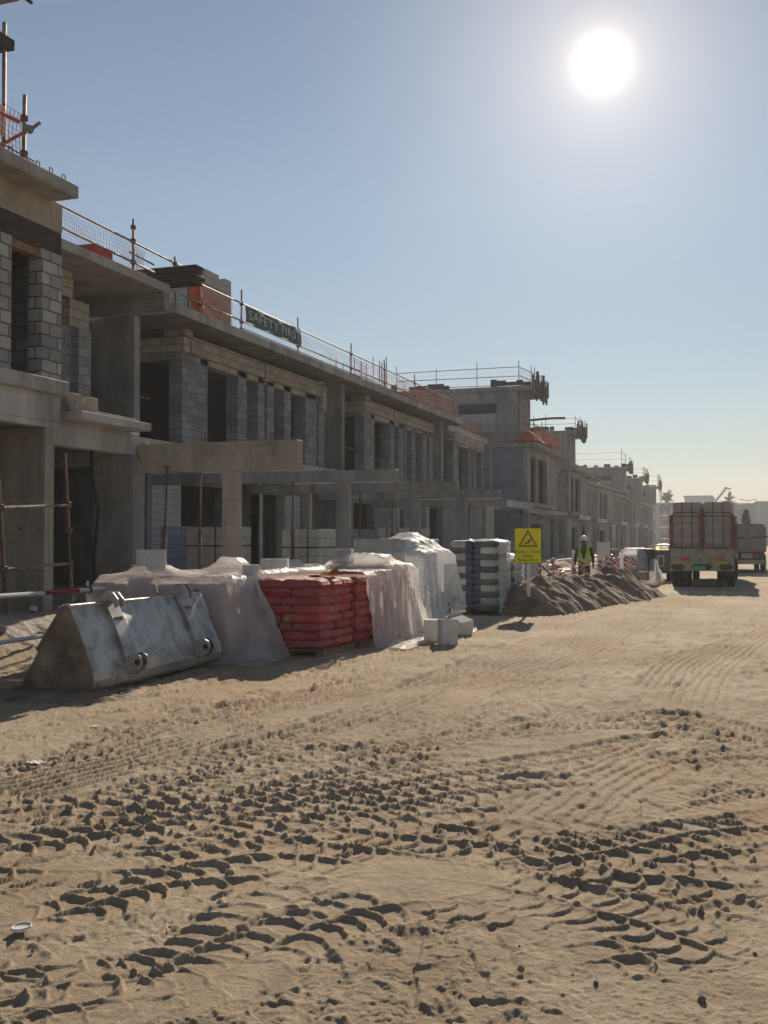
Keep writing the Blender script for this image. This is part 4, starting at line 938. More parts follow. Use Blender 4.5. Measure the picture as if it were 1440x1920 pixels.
film(-6.50, -5.44, 23.28, 24.6, .05, 1.64, 'crumpled whitish film round the side and top of the tall green and white stack', 3)
film(-6.50, -5.44, 24.85, 26.15, .05, 1.30, 'crumpled whitish film on the lower stack at the back', 8)

# the sheets
P = drape(-8.0, 15.15, 5.0, 5.3, 1.75, [(-9.12, -6.92, 13.28, 16.1, 1.15), (-6.94, -5.86, 14.12, 16.8, 1.12), (-8.62, -8.05, 13.45, 13.85, 1.30), (-7.6, -7.2, 14.2, 14.5, 1.40)], rot=.0, seed=2)
SH1 = None
# trim the part that would lie on the uncovered stack: it is turned back over itself
k_keep = (P[..., 0] < -6.62)
P2 = P.copy()
lim = np.where(P[..., 1] > 14.02, -6.86 + .05 * np.sin(P[..., 1] * 4), -6.84 + .52 * np.clip((1.1 - P[..., 2]) / 1.1, 0, 1) ** 1.2)
sel = P[..., 0] > lim; ex = np.where(sel, P[..., 0] - lim, 0)
P2[..., 0] = np.where(sel, lim - .06 * np.sin(ex * 9) , P2[..., 0]); P2[..., 2] = np.where(sel & (P[..., 1] > 14.02), np.minimum(P[..., 2] + .05, 1.2) + .05 * np.sin(ex * 7), P2[..., 2])
P2[..., 2] = np.where(sel & (P[..., 1] > 14.02), np.maximum(P2[..., 2], 1.14), P2[..., 2])
sheet('plastic_sheet', P2, 'plastic_sheet', 'long low white plastic sheet over the pallets behind the loader bucket', 'plastic sheet', 'plastic sheets over the pallets')
P = drape(-6.35, 17.75, 3.7, 4.5, 1.9, [(-6.95, -5.78, 16.95, 18.5, 1.24), (-6.65, -6.0, 17.1, 17.7, 1.42), (-6.95, -5.74, 15.45, 16.95, 1.17), (-9.1, -6.95, 16.9, 20.0, 1.1)], rot=.12, seed=5)
sheet('plastic_sheet', P, 'plastic_sheet', 'tall draped white plastic sheet right of the uncovered red bags', 'plastic sheet', 'plastic sheets over the pallets')
P = drape(-8.0, 19.2, 4.2, 4.4, 1.6, [(-9.1, -6.95, 17.3, 21.3, 1.14), (-8.6, -8.1, 18.2, 18.6, 1.28), (-6.95, -5.78, 16.95, 18.5, 1.24)], rot=-.05, seed=9, steps=120)
sheet('plastic_sheet', P, 'plastic_sheet', 'flat pinkish-white sheet over the back pallets behind the red bags', 'plastic sheet', 'plastic sheets over the pallets')
P = drape(-6.85, 21.0, 3.5, 4.0, 2.2, [(-7.6, -6.1, 19.8, 22.2, 1.45), (-7.3, -6.4, 20.2, 21.9, 1.66), (-7.0, -6.6, 20.9, 21.5, 1.80)], rot=.35, seed=12)
sheet('plastic_sheet', P, 'plastic_clear', 'domed translucent plastic cover between the red and the green bags', 'plastic sheet', 'plastic sheets over the pallets')
for (x, y, lx, ly, h) in ((-8.03, 17.3, 1.1, 1.3, 1.0), (-9.1, 17.3, 1.05, 1.3, 1.0), (-8.6, 19.2, 1.6, 2.0, 1.0), (-9.14, 14.75, 1.05, 1.3, 1.0), (-7.55, 19.85, 1.0, 2.7, 1.6)):
    tag(MB().box(x, x + lx, y, y + ly, .12, .12 + h).build('block_pack', 'aac_grey', bevel=.02), 'pack of grey blocks under the ' + {17.3: 'flat back sheet, ' + ('right' if x > -8.5 else 'left') + ' one', 19.2: 'far end of the flat back sheet', 14.75: 'low sheet behind its front left bags', 19.85: 'domed plastic cover'}[y], 'block pack', 'packs under the sheets')

# white blocks weighing the sheets down, and loose ones on the ground
def block(x, y, z, rz, sx, sy, sz, lab, m='aac', tilt=(0, 0), grp=None):
    me_ = MB().box(-sx / 2, sx / 2, -sy / 2, sy / 2, 0, sz).build('concrete_block', m, bevel=.008)
    me_.location = (x, y, z); me_.rotation_euler = (tilt[0], tilt[1], rz); return tag(me_, lab, 'block', grp)
G1 = 'white blocks holding the sheets down'
block(-8.33, 13.62, 1.32, .5, .42, .26, .235, 'large white block on the left end of the low sheet', grp=G1)
block(-7.05, 14.3, 1.17, .6, .24, .2, .16, 'small white block on the right corner of the low sheet', grp=G1)
block(-7.6, 16.3, 1.18, .3, .45, .22, .20, 'white block on the sheet behind the small corner block', grp=G1)
block(-6.75, 17.3, 1.28, .2, .30, .3, .26, 'squarish grey block left of the tall draped sheet', 'aac_grey', grp=G1)
block(-7.1, 20.2, 1.16, .1, .9, .25, .30, 'long pale block on the flat back sheet', 'aac_grey', grp=G1)
block(-7.75, 20.4, 1.16, .05, .7, .25, .22, 'low pale block left of the long one on the back sheet', 'aac_grey', grp=G1)
G2 = 'white blocks on the sand by the draped sheet'
p = atZ(836, 1211, .0); block(p.x, p.y + .1, .0, .55, .27, .27, .42, 'tallest white block of the three on the sand', tilt=(-.06, .02), grp=G2)
p = atZ(806, 1203, .0); block(p.x, p.y + .12, .0, .2, .25, .3, .36, 'white block on the left of the three on the sand', grp=G2)
p = atZ(864, 1192, .0); block(p.x - .05, p.y + .2, .0, -.5, .3, .3, .30, 'tipped white block on the right of the three on the sand', tilt=(.15, .25), grp=G2)
p = atZ(30, 1192, .3); block(p.x, p.y, .25, .9, .45, .3, .10, 'flat pale slab lying on the dirt left of the loader bucket', tilt=(.1, .05))
for k, (u, v, s) in enumerate(((985, 1143, .30), (1000, 1138, .36), (976, 1139, .18))):
    p = atZ(u, v, .0)
    b = MB(); b.tube([(0, 0, 0), (0, 0, s * .75)], s * .42, 10, r2=s * .58)
    o = b.build('bucket_of_mortar' if False else 'concrete_lump', 'aac_grey', bevel=.01); o.location = (p.x, p.y + .1, .02); o.rotation_euler = ((0, 0, 0), (.2, .75, .3), (0, .3, 0))[k]
    tag(o, ['grey bucket-shaped mortar lump upright beside the wrapped bags', 'grey bucket-shaped mortar lump tipped on its side by the soil mound', 'smallest pale mortar lump beside the wrapped bags'][k], 'mortar lump', 'mortar lumps at the foot of the mound')

# torn brown paper on the red stack
b = MB(); x, y, z = -6.2, 14.9, 1.15
P = np.zeros((9, 7, 3))
for i in range(9):
    for j in range(7):
        P[i, j] = (x + .06 * i - .24 + .02 * math.sin(j), y + .05 * j, z + .05 * math.sin(i * .9 + j) * (i / 9) + .09 * (i / 8) ** 2 + .02 * math.sin(j * 1.7))
mat('kraft', (.46, .26, .10), .85, var=.4)
tag(grid_mesh('torn_paper', P, 'kraft'), 'torn curled brown paper on top of the uncovered red bags', 'paper')
P_ = np.array([[( -6.05 + .012 * math.sin(j * 2 + i) - .03 * i / 4, 14.05 - .02 * math.sin(i + j), .85 + .03 * i + .02 * j) for j in range(5)] for i in range(5)])

# ------------------------------------------------------------------ loader bucket
mat('bucket_steel', (.42, .42, .41), .48, .45, col2=(.25, .24, .22), vscale=4.5, bump=.003, bscale=5, mid=(.36, .56), detail=14)
mat('bucket_dirty', (.27, .22, .17), .85, .1, col2=(.12, .09, .07), vscale=3.5, bump=.01, bscale=12)
def loader_bucket():
    t = thing('loader_bucket', 'large worn steel loader bucket tipped on its edge in front of the covered pallets', 'loader bucket', (-7.1, 11.4, 0))
    y0, y1 = 9.92, 12.85
    arc = [(-7.10, .95), (-7.0, .76), (-6.91, .56), (-6.84, .40), (-6.79, .27), (-6.775, .16), (-6.80, .07), (-6.87, .015), (-6.98, -.01), (-7.72, -.02)]
    def off(k, d):
        a = Vector(arc[max(k - 1, 0)]); b_ = Vector(arc[min(k + 1, len(arc) - 1)]); t_ = (b_ - a).normalized(); return (arc[k][0] + t_.y * d, arc[k][1] - t_.x * d)
    inner = [off(k, .025) for k in range(len(arc))]
    if inner[4][0] > arc[4][0]: inner = [off(k, -.025) for k in range(len(arc))]
    ny = 26; b = MB(); n = len(arc)
    for i in range(ny + 1):
        y = y0 + (y1 - y0) * i / ny; lift = .05 * i / ny
        for (x, z) in arc + inner[::-1]:
            w = .008 * math.sin(y * 5 + z * 7) + .006 * math.sin(y * 11 + x * 5); b.v.append((x + w, y, z + lift + w * .5))
    m = 2 * n
    for i in range(ny):
        for j in range(m): b.f.append((i * m + j, i * m + (j + 1) % m, (i + 1) * m + (j + 1) % m, (i + 1) * m + j))
    b.f.append(tuple(range(m))); b.f.append(tuple(ny * m + j for j in range(m))[::-1])
    b.build('shell', 'bucket_steel', t)
    for yy, lz in ((y0, 0), (y1, .05)):
        poly = [(x, z + lz) for x, z in arc] + [(-7.74, .03 + lz), (-7.46, .52 + lz), (-7.14, .99 + lz)]
        MB().prism(poly, 'Y', yy - .012, yy + .022).build('side_plate', 'bucket_dirty', t, bevel=.004)
        MB().bar((-7.16, yy, .98 + lz), (-7.50, yy, .48 + lz), .05, .03).build('side_edge', 'bucket_dirty', t)
    MB().box(-7.84, -7.62, y0 - .03, y1 + .03, -.03, .02).build('cutting_edge', 'bucket_dirty', t)
    MB().box(-7.16, -7.08, y0, y1, .955, .99).build('top_lip', 'bucket_steel', t, bevel=.006)
    for yy in (10.68, 12.28):
        lz = .05 * (yy - y0) / (y1 - y0)
        b = MB(); seg = arc[:6]
        for a_, c_ in zip(seg[:-1], seg[1:]):
            b.bar((a_[0] + .022, yy, a_[1] + lz), (c_[0] + .022, yy, c_[1] + lz), .26, .03, up=(0, 1, 0)) if False else b.add(
                [(a_[0], yy - .12, a_[1] + lz), (a_[0], yy + .12, a_[1] + lz), (c_[0], yy + .12, c_[1] + lz), (c_[0], yy - .12, c_[1] + lz),
                 (a_[0] + .04, yy - .12, a_[1] + lz + .02), (a_[0] + .04, yy + .12, a_[1] + lz + .02), (c_[0] + .04, yy + .12, c_[1] + lz + .012), (c_[0] + .04, yy - .12, c_[1] + lz + .012)],
                [(0, 1, 2, 3), (7, 6, 5, 4), (0, 4, 5, 1), (1, 5, 6, 2), (2, 6, 7, 3), (3, 7, 4, 0)])
        b.build('stiffener', 'bucket_steel', t)
        # upper hook: two cheeks and a curved saddle
        hk = [(-7.16, .93), (-7.16, 1.03), (-7.10, 1.09), (-7.00, 1.08), (-6.93, 1.00), (-6.93, .92), (-6.97, .90), (-7.00, .97), (-7.05, .99), (-7.09, .93), (-7.04, .80), (-6.97, .66), (-7.03, .66), (-7.12, .86)]
        for dy in (-.07, .04): MB().prism([(x, z + lz) for x, z in hk], 'Y', yy + dy, yy + dy + .03).build('hook', 'bucket_steel', t, bevel=.004)
        MB().box(-7.06, -6.95, yy - .07, yy + .07, .70 + lz, .80 + lz).build('hook_block', 'bucket_dirty', t)
        # lower pin lug
        lg = [(-6.83, .34), (-6.70, .40), (-6.62, .36), (-6.60, .28), (-6.64, .20), (-6.76, .14)]
        for dy in (-.085, .055): MB().prism([(x, z + lz) for x, z in lg], 'Y', yy + dy, yy + dy + .03).build('lug', 'bucket_steel', t, bevel=.004)
        MB().tube([(-6.66, yy - .09, .29 + lz), (-6.66, yy + .09, .29 + lz)], .035, 12).build('pin', 'dark_steel', t)
    return t
loader_bucket()
# mud shaken out of it
def mound(name, line, hw, h, m, seed, res=.05, lump=.35):
    """a heap of soil along a line: closed surface sitting on the ground"""
    xs = [p[0] for p in line]; ys = [p[1] for p in line]
    gx = np.arange(min(xs) - hw * 1.3, max(xs) + hw * 1.3, res); gy = np.arange(min(ys) - hw * 1.3, max(ys) + hw * 1.3, res)
    X, Y = np.meshgrid(gx, gy, indexing='ij'); x = X + .35 * hw * (fbm(X * 1.2, Y * 1.2, seed, 3) - .5); y = Y + .35 * hw * (fbm(X * 1.2 + 5, Y * 1.2, seed + 1, 3) - .5)
    S, T, Lt = seg_param(x, y, line); a = np.abs(T) / hw
    prof = np.clip(1 - a ** 1.25, 0, 1); hh = h * (.62 + .75 * (fbm(S * .9, S * 0 + seed, seed + 4, 3) - .25))
    r1 = fbm(X * 2.2, Y * 2.2, seed + 7, 4) - .5; r2 = np.maximum(0, fbm(X * 7, Y * 7, seed + 8, 3) - .45)
    Z = prof * hh * (1 + lump * 1.6 * r1) + (prof > 0) * sstep(0, .25, prof) * (lump * .32 * r2 + .05 * (fbm(X * 18, Y * 18, seed + 3, 2) - .5)) - .06 * (prof <= .02)
    Z = Z + zbase(X, Y) - .02
    P = np.stack([X, Y, Z], -1); return grid_mesh(name, P, m)
mat('soil', (.28, .20, .135), .97, col2=(.14, .10, .07), vscale=2.2, bump=.03, bscale=7)
o = mound('soil_mound', [(-5.2, 24.7), (-4.8, 27), (-4.3, 30), (-3.95, 32.6), (-3.8, 33.6)], 1.25, .95, 'soil', 3, res=.055); tag(o, 'long brown mound of excavated soil behind the yellow sign', 'soil mound', kind='structure')
o = mound('soil_mound', [(-7.3, 26.8), (-6.4, 29.0), (-5.6, 32)], 1.0, .7, 'soil', 9, res=.09); tag(o, 'low heap of soil behind the long mound', 'soil mound', kind='structure')
o = mound('soil_mound', [(-8.2, 33), (-8.6, 42), (-7.6, 56)], 2.4, .75, 'soil', 51, res=.16); tag(o, 'long dark heap added for the shade in front of the far houses', 'soil mound', kind='structure')  # added heap, darkens ground that lies in shade there
o = mound('mud_patch', [(-7.6, 9.75), (-7.15, 9.6), (-6.8, 9.9)], .5, .10, 'soil', 21, res=.03, lump=.3); tag(o, 'spilt soil at the near foot of the loader bucket', 'soil heap', kind='structure')
# ------------------------------------------------------------------ guard rails with netting
def net(P0, P1, z0, z1, m, parent, cell=.09, sag=.0, seed=0, thick=.007):
    """knotted net strung between two points"""
    P0 = Vector(P0); P1 = Vector(P1); L_ = (P1 - P0).length; n = max(2, int(L_ / cell)); k = max(2, int((z1 - z0) / cell))
    d = (P1 - P0).normalized(); out_ = Vector((d.y, -d.x, 0))
    P = np.zeros((n + 1, k + 1, 3))
    for i in range(n + 1):
        for j in range(k + 1):
            t = i / n; s = j / k; q = P0.lerp(P1, t); w = .05 * (math.sin(i * .31 + seed) * math.sin(s * 3.1)) 
            z = z0 + (z1 - z0) * s - sag * math.sin(math.pi * ((i * cell) % 2.4) / 2.4) * s
            P[i, j] = (q.x + out_.x * w, q.y + out_.y * w, z)
    b = MB(); b.v = [tuple(p) for p in P.reshape(-1, 3).tolist()]; K = k + 1
    b.f = [(i * K + j, i * K + j + 1, (i + 1) * K + j + 1, (i + 1) * K + j) for i in range(n) for j in range(k)]
    o = b.build('net', m, parent); w = o.modifiers.new('wire', 'WIREFRAME'); w.thickness = thick; w.use_even_offset = False
    return o
def post(t, x, y, z0, z1, r=.024, m='steel_pipe', name='post'):
    MB().tube([(x, y, z0), (x + random.uniform(-.015, .015), y, z1)], r, 7).build(name, m, t, smooth=False)
def pipe(t, p, q, r=.024, m='steel_pipe', name='rail'):
    MB().tube([p, q], r, 7).build(name, m, t)
def couplers(t, pts, m='rusty'):
    for p in pts: MB().box(p[0] - .045, p[0] + .05, p[1] - .045, p[1] + .045, p[2] - .05, p[2] + .05).build('coupler', m, t, bevel=.012)

XR = -13.3
t = thing('guard_rail', 'long scaffold-pipe guard rail with pale net along the terrace roof edge', 'guard rail', (XR, 30, 7.45), 'scaffold guard rails on the roofs')
ys = [yX(u, XR) for u in (373, 451, 558, 658, 721, 778, 817, 851)]
for y in ys: post(t, XR, y, 7.45, 8.58)
pipe(t, (XR + .03, ys[0] - .4, 8.2), (XR + .03, ys[-1] + .4, 8.2)); pipe(t, (XR + .03, ys[0] - 1.0, 7.72), (XR + .03, ys[-1], 7.68))
couplers(t, [(XR, y, z) for y in ys for z in (8.2, 7.7)])
net((XR - .04, ys[0] + .1, 0), (XR - .04, yX(436, XR), 0), 7.47, 8.16, 'orange_net', t, .085, .02, thick=.016); net((XR - .04, yX(436, XR), 0), (XR - .04, ys[3], 0), 7.47, 8.12, 'grey_net', t, .10, .02); net((XR - .04, ys[3], 0), (XR - .04, ys[-1], 0), 7.47, 8.16, 'orange_net', t, .12, .03, thick=.011)
XT = -12.72
t = thing('guard_rail', 'short guard rail with grey-orange net on the terrace roof of the nearest house', 'guard rail', (XT, 17, 7.53), 'scaffold guard rails on the roofs')
yA, yB, yC = yX(95, XT), yX(246, XT), yX(325, XT)
post(t, XT, yB, 7.5, 8.68, .028); post(t, XT, yC, 7.5, 8.3, .026)
pipe(t, (XT + .03, yA, 8.20), (XT + .03, yX(337, XT), 8.13)); pipe(t, (XT + .03, yA, 7.78), (XT + .03, yX(285, XT), 7.70))
couplers(t, [(XT, yB, 8.2), (XT, yB, 7.74), (XT, yC, 8.14), (XT, yB, 8.5)])
net((XT - .04, yA, 0), (XT - .04, yB, 0), 7.55, 8.16, 'orange_net', t, .085, .02, thick=.0075)
net((XT - .0, yB, 0), (XT + .05, yX(265, XT), 0), 7.55, 8.10, 'orange_plain', t, .06, .08, 3, thick=.012)
# near-house roof corner
XN = -10.5
t = thing('guard_rail', 'guard rail with torn orange net and a green clamp on the nearest roof corner', 'guard rail', (XN, 13, 7.37), 'scaffold guard rails on the roofs')
yp = yX(38, XN)
post(t, XN, yp, 7.37, atX(38, 174, XN).z, .034)
pipe(t, atX(-60, 178, XN), atX(36, 229, XN), .028, 'orange_plain'); pipe(t, atX(-30, 290, XN), atX(60, 240, XN), .026, 'orange_plain')
mat('green_clamp', (.16, .24, .18), .6, .3, var=.3)
MB().tube([atX(45, 238, XN), atX(57, 243, XN)], .04, 8, r2=.07).build('clamp', 'green_clamp', t); MB().tube([atX(57, 243, XN), atX(74, 231, XN)], .03, 8).build('pipe_end', 'steel_pipe', t)
couplers(t, [(XN, yp, atX(38, 218, XN).z), (XN, yp, atX(38, 285, XN).z)])
net((XN - .03, yX(-60, XN), 0), (XN - .03, yp, 0), 7.42, 8.25, 'orange_plain', t, .085, .05, 1, thick=.012)
net((XN - .03, yp, 0), (XN - .03, yX(66, XN), 0), 7.38, 7.60, 'orange_plain', t, .05, .05, 2, thick=.014)
MB().box(XN - .12, XN - .08, yX(-50, XN), yX(10, XN), 7.75, 8.2).build('notice_board', 'white_paint', t)
# scaffold above the frame edge
t = thing('scaffold_platform', 'edge of a dark timber scaffold platform above the nearest roof', 'scaffold', (-10.9, 12.6, 7.4))
p0, p1 = atX(18, 78, -10.6), atX(-60, 40, -10.6)
MB().box(-10.9, -10.5, 10.5, p0.y, p0.z - .16, p0.z).build('timber_board', 'timber_dark', t, bevel=.01)
q0 = atX(27, 2, -10.6); MB().box(-11.6, -10.5, 10.0, q0.y, q0.z - .02, q0.z + .2).build('timber_board', 'plywood', t, bevel=.01)
post(t, -10.62, yX(0, -10.62), 7.37, 9.5, .035); pipe(t, atX(44, -6, -10.3), atX(59, 5, -10.3), .03, 'dark_steel', 'pipe_end')

# SAFETY FIRST banner on the terrace rail
def text_obj(body, size, m, name, parent, loc, rot, depth=.003, sx=1.0, font=None):
    c = bpy.data.curves.new(name, 'FONT'); c.body = body; c.size = size; c.extrude = depth; c.align_x = 'CENTER'; c.align_y = 'CENTER'; c.resolution_u = 3
    o = bpy.data.objects.new(name + '_curve', c); COL.objects.link(o); bpy.context.view_layer.update()
    me = bpy.data.meshes.new_from_object(o.evaluated_get(bpy.context.evaluated_depsgraph_get())); bpy.data.objects.remove(o)
    me.materials.clear(); me.materials.append(MATS[m]); r = bpy.data.objects.new(name, me); COL.objects.link(r)
    r.location = Vector(loc) - Vector(parent['_base']); r.rotation_euler = rot; r.scale = (sx, 1, 1); r.parent = parent; return r
mat('banner_green', (.075, .16, .17), .95, var=.25, vscale=2); mat('banner_text', (.42, .47, .42), .6)
yb0, yb1 = yX(455, XR), yX(560, XR)
t = thing('banner', 'green SAFETY FIRST banner tied to the terrace guard rail', 'banner', (XR + .07, (yb0 + yb1) / 2, 7.7))
P = np.array([[(XR + .07 + .02 * math.sin(i * .8 + j), yb0 + (yb1 - yb0) * i / 24, 7.71 + .45 * j / 4 + .01 * math.sin(i * .9)) for j in range(5)] for i in range(25)])
o = grid_mesh('cloth', P, 'banner_green', t); sol = o.modifiers.new('solid', 'SOLIDIFY'); sol.thickness = .006
text_obj('SAFETY FIRST', .36, 'banner_text', 'lettering', t, (XR + .105, (yb0 + yb1) / 2, 7.93), (R(90), 0, R(90)), sx=(yb1 - yb0) / 2.62)
bpy.context.view_layer.update()
lt = [c for c in t.children if c.name.startswith('lettering')][0]; lt.scale.x *= (yb1 - yb0) * .94 / max(.1, lt.dimensions.x)

# roof clutter
def block_pack(x0, x1, y0, y1, z0, z1, m, lab, bw=.4, bh=.2, grp='strapped packs of concrete blocks', ragged=0):
    t = thing('block_pack', lab, 'block pack', ((x0 + x1) / 2, (y0 + y1) / 2, z0), grp); b = MB(); g = .004
    nz_ = max(1, round((z1 - z0) / bh)); nx = max(1, round((x1 - x0) / bw)); ny = max(1, round((y1 - y0) / bw)); dz = (z1 - z0) / nz_
    for k in range(nz_):
        for i in range(nx):
            for j in range(ny):
                if 0 < i < nx - 1 and 0 < j < ny - 1 and k < nz_ - 1: continue
                if ragged and k == nz_ - 1 and random.random() < ragged: continue
                e = random.uniform(0, .008)
                b.box(x0 + (x1 - x0) * i / nx + g, x0 + (x1 - x0) * (i + 1) / nx - g + e * (i == nx - 1), y0 + (y1 - y0) * j / ny + g - e * (j == 0), y0 + (y1 - y0) * (j + 1) / ny - g, z0 + k * dz + g, z0 + (k + 1) * dz - g)
    b.build('blocks', m, t, bevel=.006)
    zs = z1 - .3 * (z1 - z0); b = MB(); e = .014
    for w in (x0 - e, x1 + e - .006): b.box(w, w + .006, y0 - e, y1 + e, zs, zs + .03)
    for w in (y0 - e, y1 + e - .006): b.box(x0 - e, x1 + e, w, w + .006, zs, zs + .03)
    b.build('strap', 'black_strap', t)
    for f in (.33, .7):
        w = x0 + (x1 - x0) * f; b = MB(); b.box(w - .012, w + .012, y0 - e - .003, y0 - e, z0, z1 + .008); b.box(w - .012, w + .012, y0 - e, y1 + e, z1 + .002, z1 + .008); b.build('strap', 'black_strap', t)
    return t
block_pack(-15.1, -14.0, yX(372, -14), yX(432, -14), 7.46, 9.05, 'aac_grey', 'tall pack of grey blocks standing on the terrace roof', ragged=.25)
t = thing('timber_stack', 'dark stack of timber shutter boards jutting over the roof edge', 'timber stack', (-13.3, 21.5, 7.53))
for k, (dx, dz) in enumerate(((0, 0), (.08, .10), (-.05, .20), (.02, .30), (.05, .40))):
    MB().box(-15.2 + dx, -12.0 + dx, 21.3 + .02 * k, 21.75, 7.56 + dz * .85, 7.63 + dz * .85).build('board', 'timber_dark', t, bevel=.006)
MB().box(-12.95, -12.75, 21.28, 21.45, 7.0, 7.56).build('bracket', 'timber_dark', t)
MB().tube([(-13.6, 21.2, 8.35), (-13.0, 21.3, 8.02)], .02, 5).build('loose_bar', 'rebar', t)
mat('red_bag_plain', (.42, .08, .06), .8, var=.4, vscale=6)
b = MB(); b.box(-13.5, -12.95, yX(178, -12.9), yX(214, -12.9), 7.53, 7.90); tag(b.build('red_sack', 'red_bag_plain', bevel=.05), 'red sack standing on the terrace roof of the nearest house', 'sack')
b = MB(); b.box(-13.4, -12.95, yX(155, -12.9), yX(176, -12.9), 7.53, 7.70); tag(b.build('red_sack', 'red_bag_plain', bevel=.06), 'low flattened red sack left of the standing one', 'sack')
yn0, yn1 = yX(358, -13.35), yX(382, -13.35)
P = np.array([[(-13.42 + .05 * math.sin(i * 1.7 + j), yn0 + (yn1 - yn0) * i / 8, 7.46 + .85 * j / 6) for j in range(7)] for i in range(9)])
o = grid_mesh('orange_mesh_roll', P, 'orange_plain'); tag(o, 'bundled orange mesh hung on the rail beside the roof block pack', 'netting'); o.modifiers.new('s', 'SOLIDIFY').thickness = .03
# pipe frames left standing on the far end of the terrace roof
t = thing('upright_scaffold', 'group of upright bars and short pipe frames on the terrace roof near the stair tower', 'scaffold', (-14, 40, 7.45))
for u, v0, v1 in ((630, 672, 690), (643, 680, 690), (665, 672, 700), (677, 678, 706), (687, 682, 712), (700, 670, 714), (711, 676, 718), (716, 679, 720), (722, 680, 724), (725, 669, 724)):
    x = -13.9 + random.uniform(-.3, .2); p = atX(u, v0, x); post(t, x, p.y, 7.45, p.z, .018, 'steel_pipe', 'bar')
for u0, u1, v in ((635, 655, 690), (662, 678, 703), (665, 712, 699), (664, 676, 690), (690, 710, 704)):
    p, q = atX(u0, v, -13.9), atX(u1, v - 1, -13.9); q.z = p.z; pipe(t, p, q, .018, name='bar')

# tower and far rails
def roof_rail(lab, pts, z0, z1, m='orange_net', nets=True, n_rail=2, step=2.0, cell=.16, r=.03, thick=.018, grp='scaffold guard rails on the roofs'):
    t = thing('guard_rail', lab, 'guard rail', (pts[0][0], pts[0][1], z0), grp)
    for (a, b_) in zip(pts[:-1], pts[1:]):
        A = Vector((*a, 0)); B = Vector((*b_, 0)); n = max(1, int((B - A).length / step))
        for i in range(n + 1): q = A.lerp(B, i / n); post(t, q.x, q.y, z0, z1 + random.uniform(.1, .5), r * .8)
        for k in range(n_rail): z = z1 - (z1 - z0) * .45 * k; pipe(t, (A.x, A.y, z), (B.x, B.y, z + random.uniform(-.04, .04)), r * .8)
        if nets: net(A, B, z0 + .05, z1 - .03, m, t, cell, .04, 1, thick=thick)
    return t
roof_rail('guard rail with thin orange net round the nearer stair tower roof', [(-21.2, 63.4), (-13.4, 63.4), (-12.8, 68)], 11.0, 12.15, n_rail=3, nets=True, thick=.010, cell=.2)
roof_rail('orange netted rail on the roof below the nearer stair tower', [(-15.4, 57.5), (-15.4, 61.8), (-12.2, 61.9), (-12.2, 71.8)], 7.4, 8.5, cell=.13, thick=.010)
roof_rail('guard rail with a long dark tarpaulin roll on the second stair tower', [(-20.5, 84.9), (-13.4, 84.9), (-13.4, 90)], 10.4, 11.4, nets=False)
mat('tarp_dark', (.035, .045, .05), .7)
tag(MB().tube([(-20.5 + .9 * k, 84.85, 11.38 + .05 * math.sin(k * 1.3)) for k in range(8)], .10, 8).build('tarpaulin_roll', 'tarp_dark', smooth=True), 'dark tarpaulin rolled along the top pipe of the second stair tower rail', 'tarpaulin')
roof_rail('long handrail scaffold behind the third stair tower', [(xY(1078, 127.5), 127.5), (xY(1166, 127.5), 127.5), (xY(1166, 127.5), 132)], 10.3, 12.0, nets=False, n_rail=3, step=3.0, r=.04)
roof_rail('small handrail on the fourth stair tower', [(-19, 150), (-14.4, 150), (-14.4, 156)], 10.2, 11.5, nets=False, r=.045)
roof_rail('handrail on the last stair tower', [(-19, 172), (-14.3, 172), (-14.3, 178)], 10.1, 11.7, nets=False, r=.05)
t = thing('scaffold_tower', 'tall pipe scaffold on the end wall of the last house', 'scaffold', (-13.9, 172, 0))
for (x, y) in ((-13.9, 171), (-12.7, 171), (-13.9, 174), (-12.7, 174)): post(t, x, y, .3, 9.6, .05)
for z in (1.8, 3.6, 5.4, 7.2, 9.0): pipe(t, (-14.1, 171, z), (-12.3, 171, z), .05); pipe(t, (-12.7, 170.6, z), (-12.7, 174.4, z), .05)
mat('pile_dark', (.05, .05, .055), .9, var=.5)
P = mound('roof_materials', [(-16.6, 114), (-16.4, 120)], .9, .9, 'pile_dark', 31, res=.2); P.location.z += 6.9; tag(P, 'dark heap of building materials on the distant low roof', 'materials heap')
pr = mound('net_heap', [(-12.9, 63.6), (-12.9, 66)], .6, .7, 'orange_plain', 33, res=.1); pr.location.z += 7.15; tag(pr, 'bunched bright orange netting on the roof corner of the nearer villa shell', 'netting')

# ------------------------------------------------------------------ ground floor stock
block_pack(-11.9, -10.85, 20.9, 22.0, zg(-11, 21), 1.98, 'aac_pack', 'strapped pale block pack right of the first pergola column', ragged=.0)
block_pack(-10.5, -9.55, 22.9, 24.3, zg(-10, 23), 1.95, 'aac_pack', 'wide strapped white block pack behind the low sheet')
block_pack(-10.8, -9.9, 30.5, 33.0, zg(-10, 31), 2.05, 'aac_pack', 'strapped pale block pack left of the domed plastic cover')
block_pack(-9.3, -7.4, 36.5, 38.2, zg(-8.5, 37), 1.62, 'aac_grey', 'low long pale block wall-like pack behind the yellow sign')
b = MB(); b.box(xY(1119, 38), xY(1143, 38), 38, 38.12, .02, 1.62); tag(b.build('white_board', 'aac', bevel=.01), 'pale upright board right of the worker', 'board')
block_pack(xY(1141, 39.5), xY(1157, 39.5), 39.5, 40.2, .0, 1.35, 'concrete_grey', 'small dark block pack right of the pale board')
for k, (x, y) in enumerate(((-10.4, 21.4), (-9.9, 21.7), (-11.2, 19.7))):
    block(x, y, zg(x, y), .3 * k, .4, .2, .2, ['pale block on the dirt in front of the first block pack', 'second pale block beside it on the dirt', 'pale block near the first pergola column'][k])

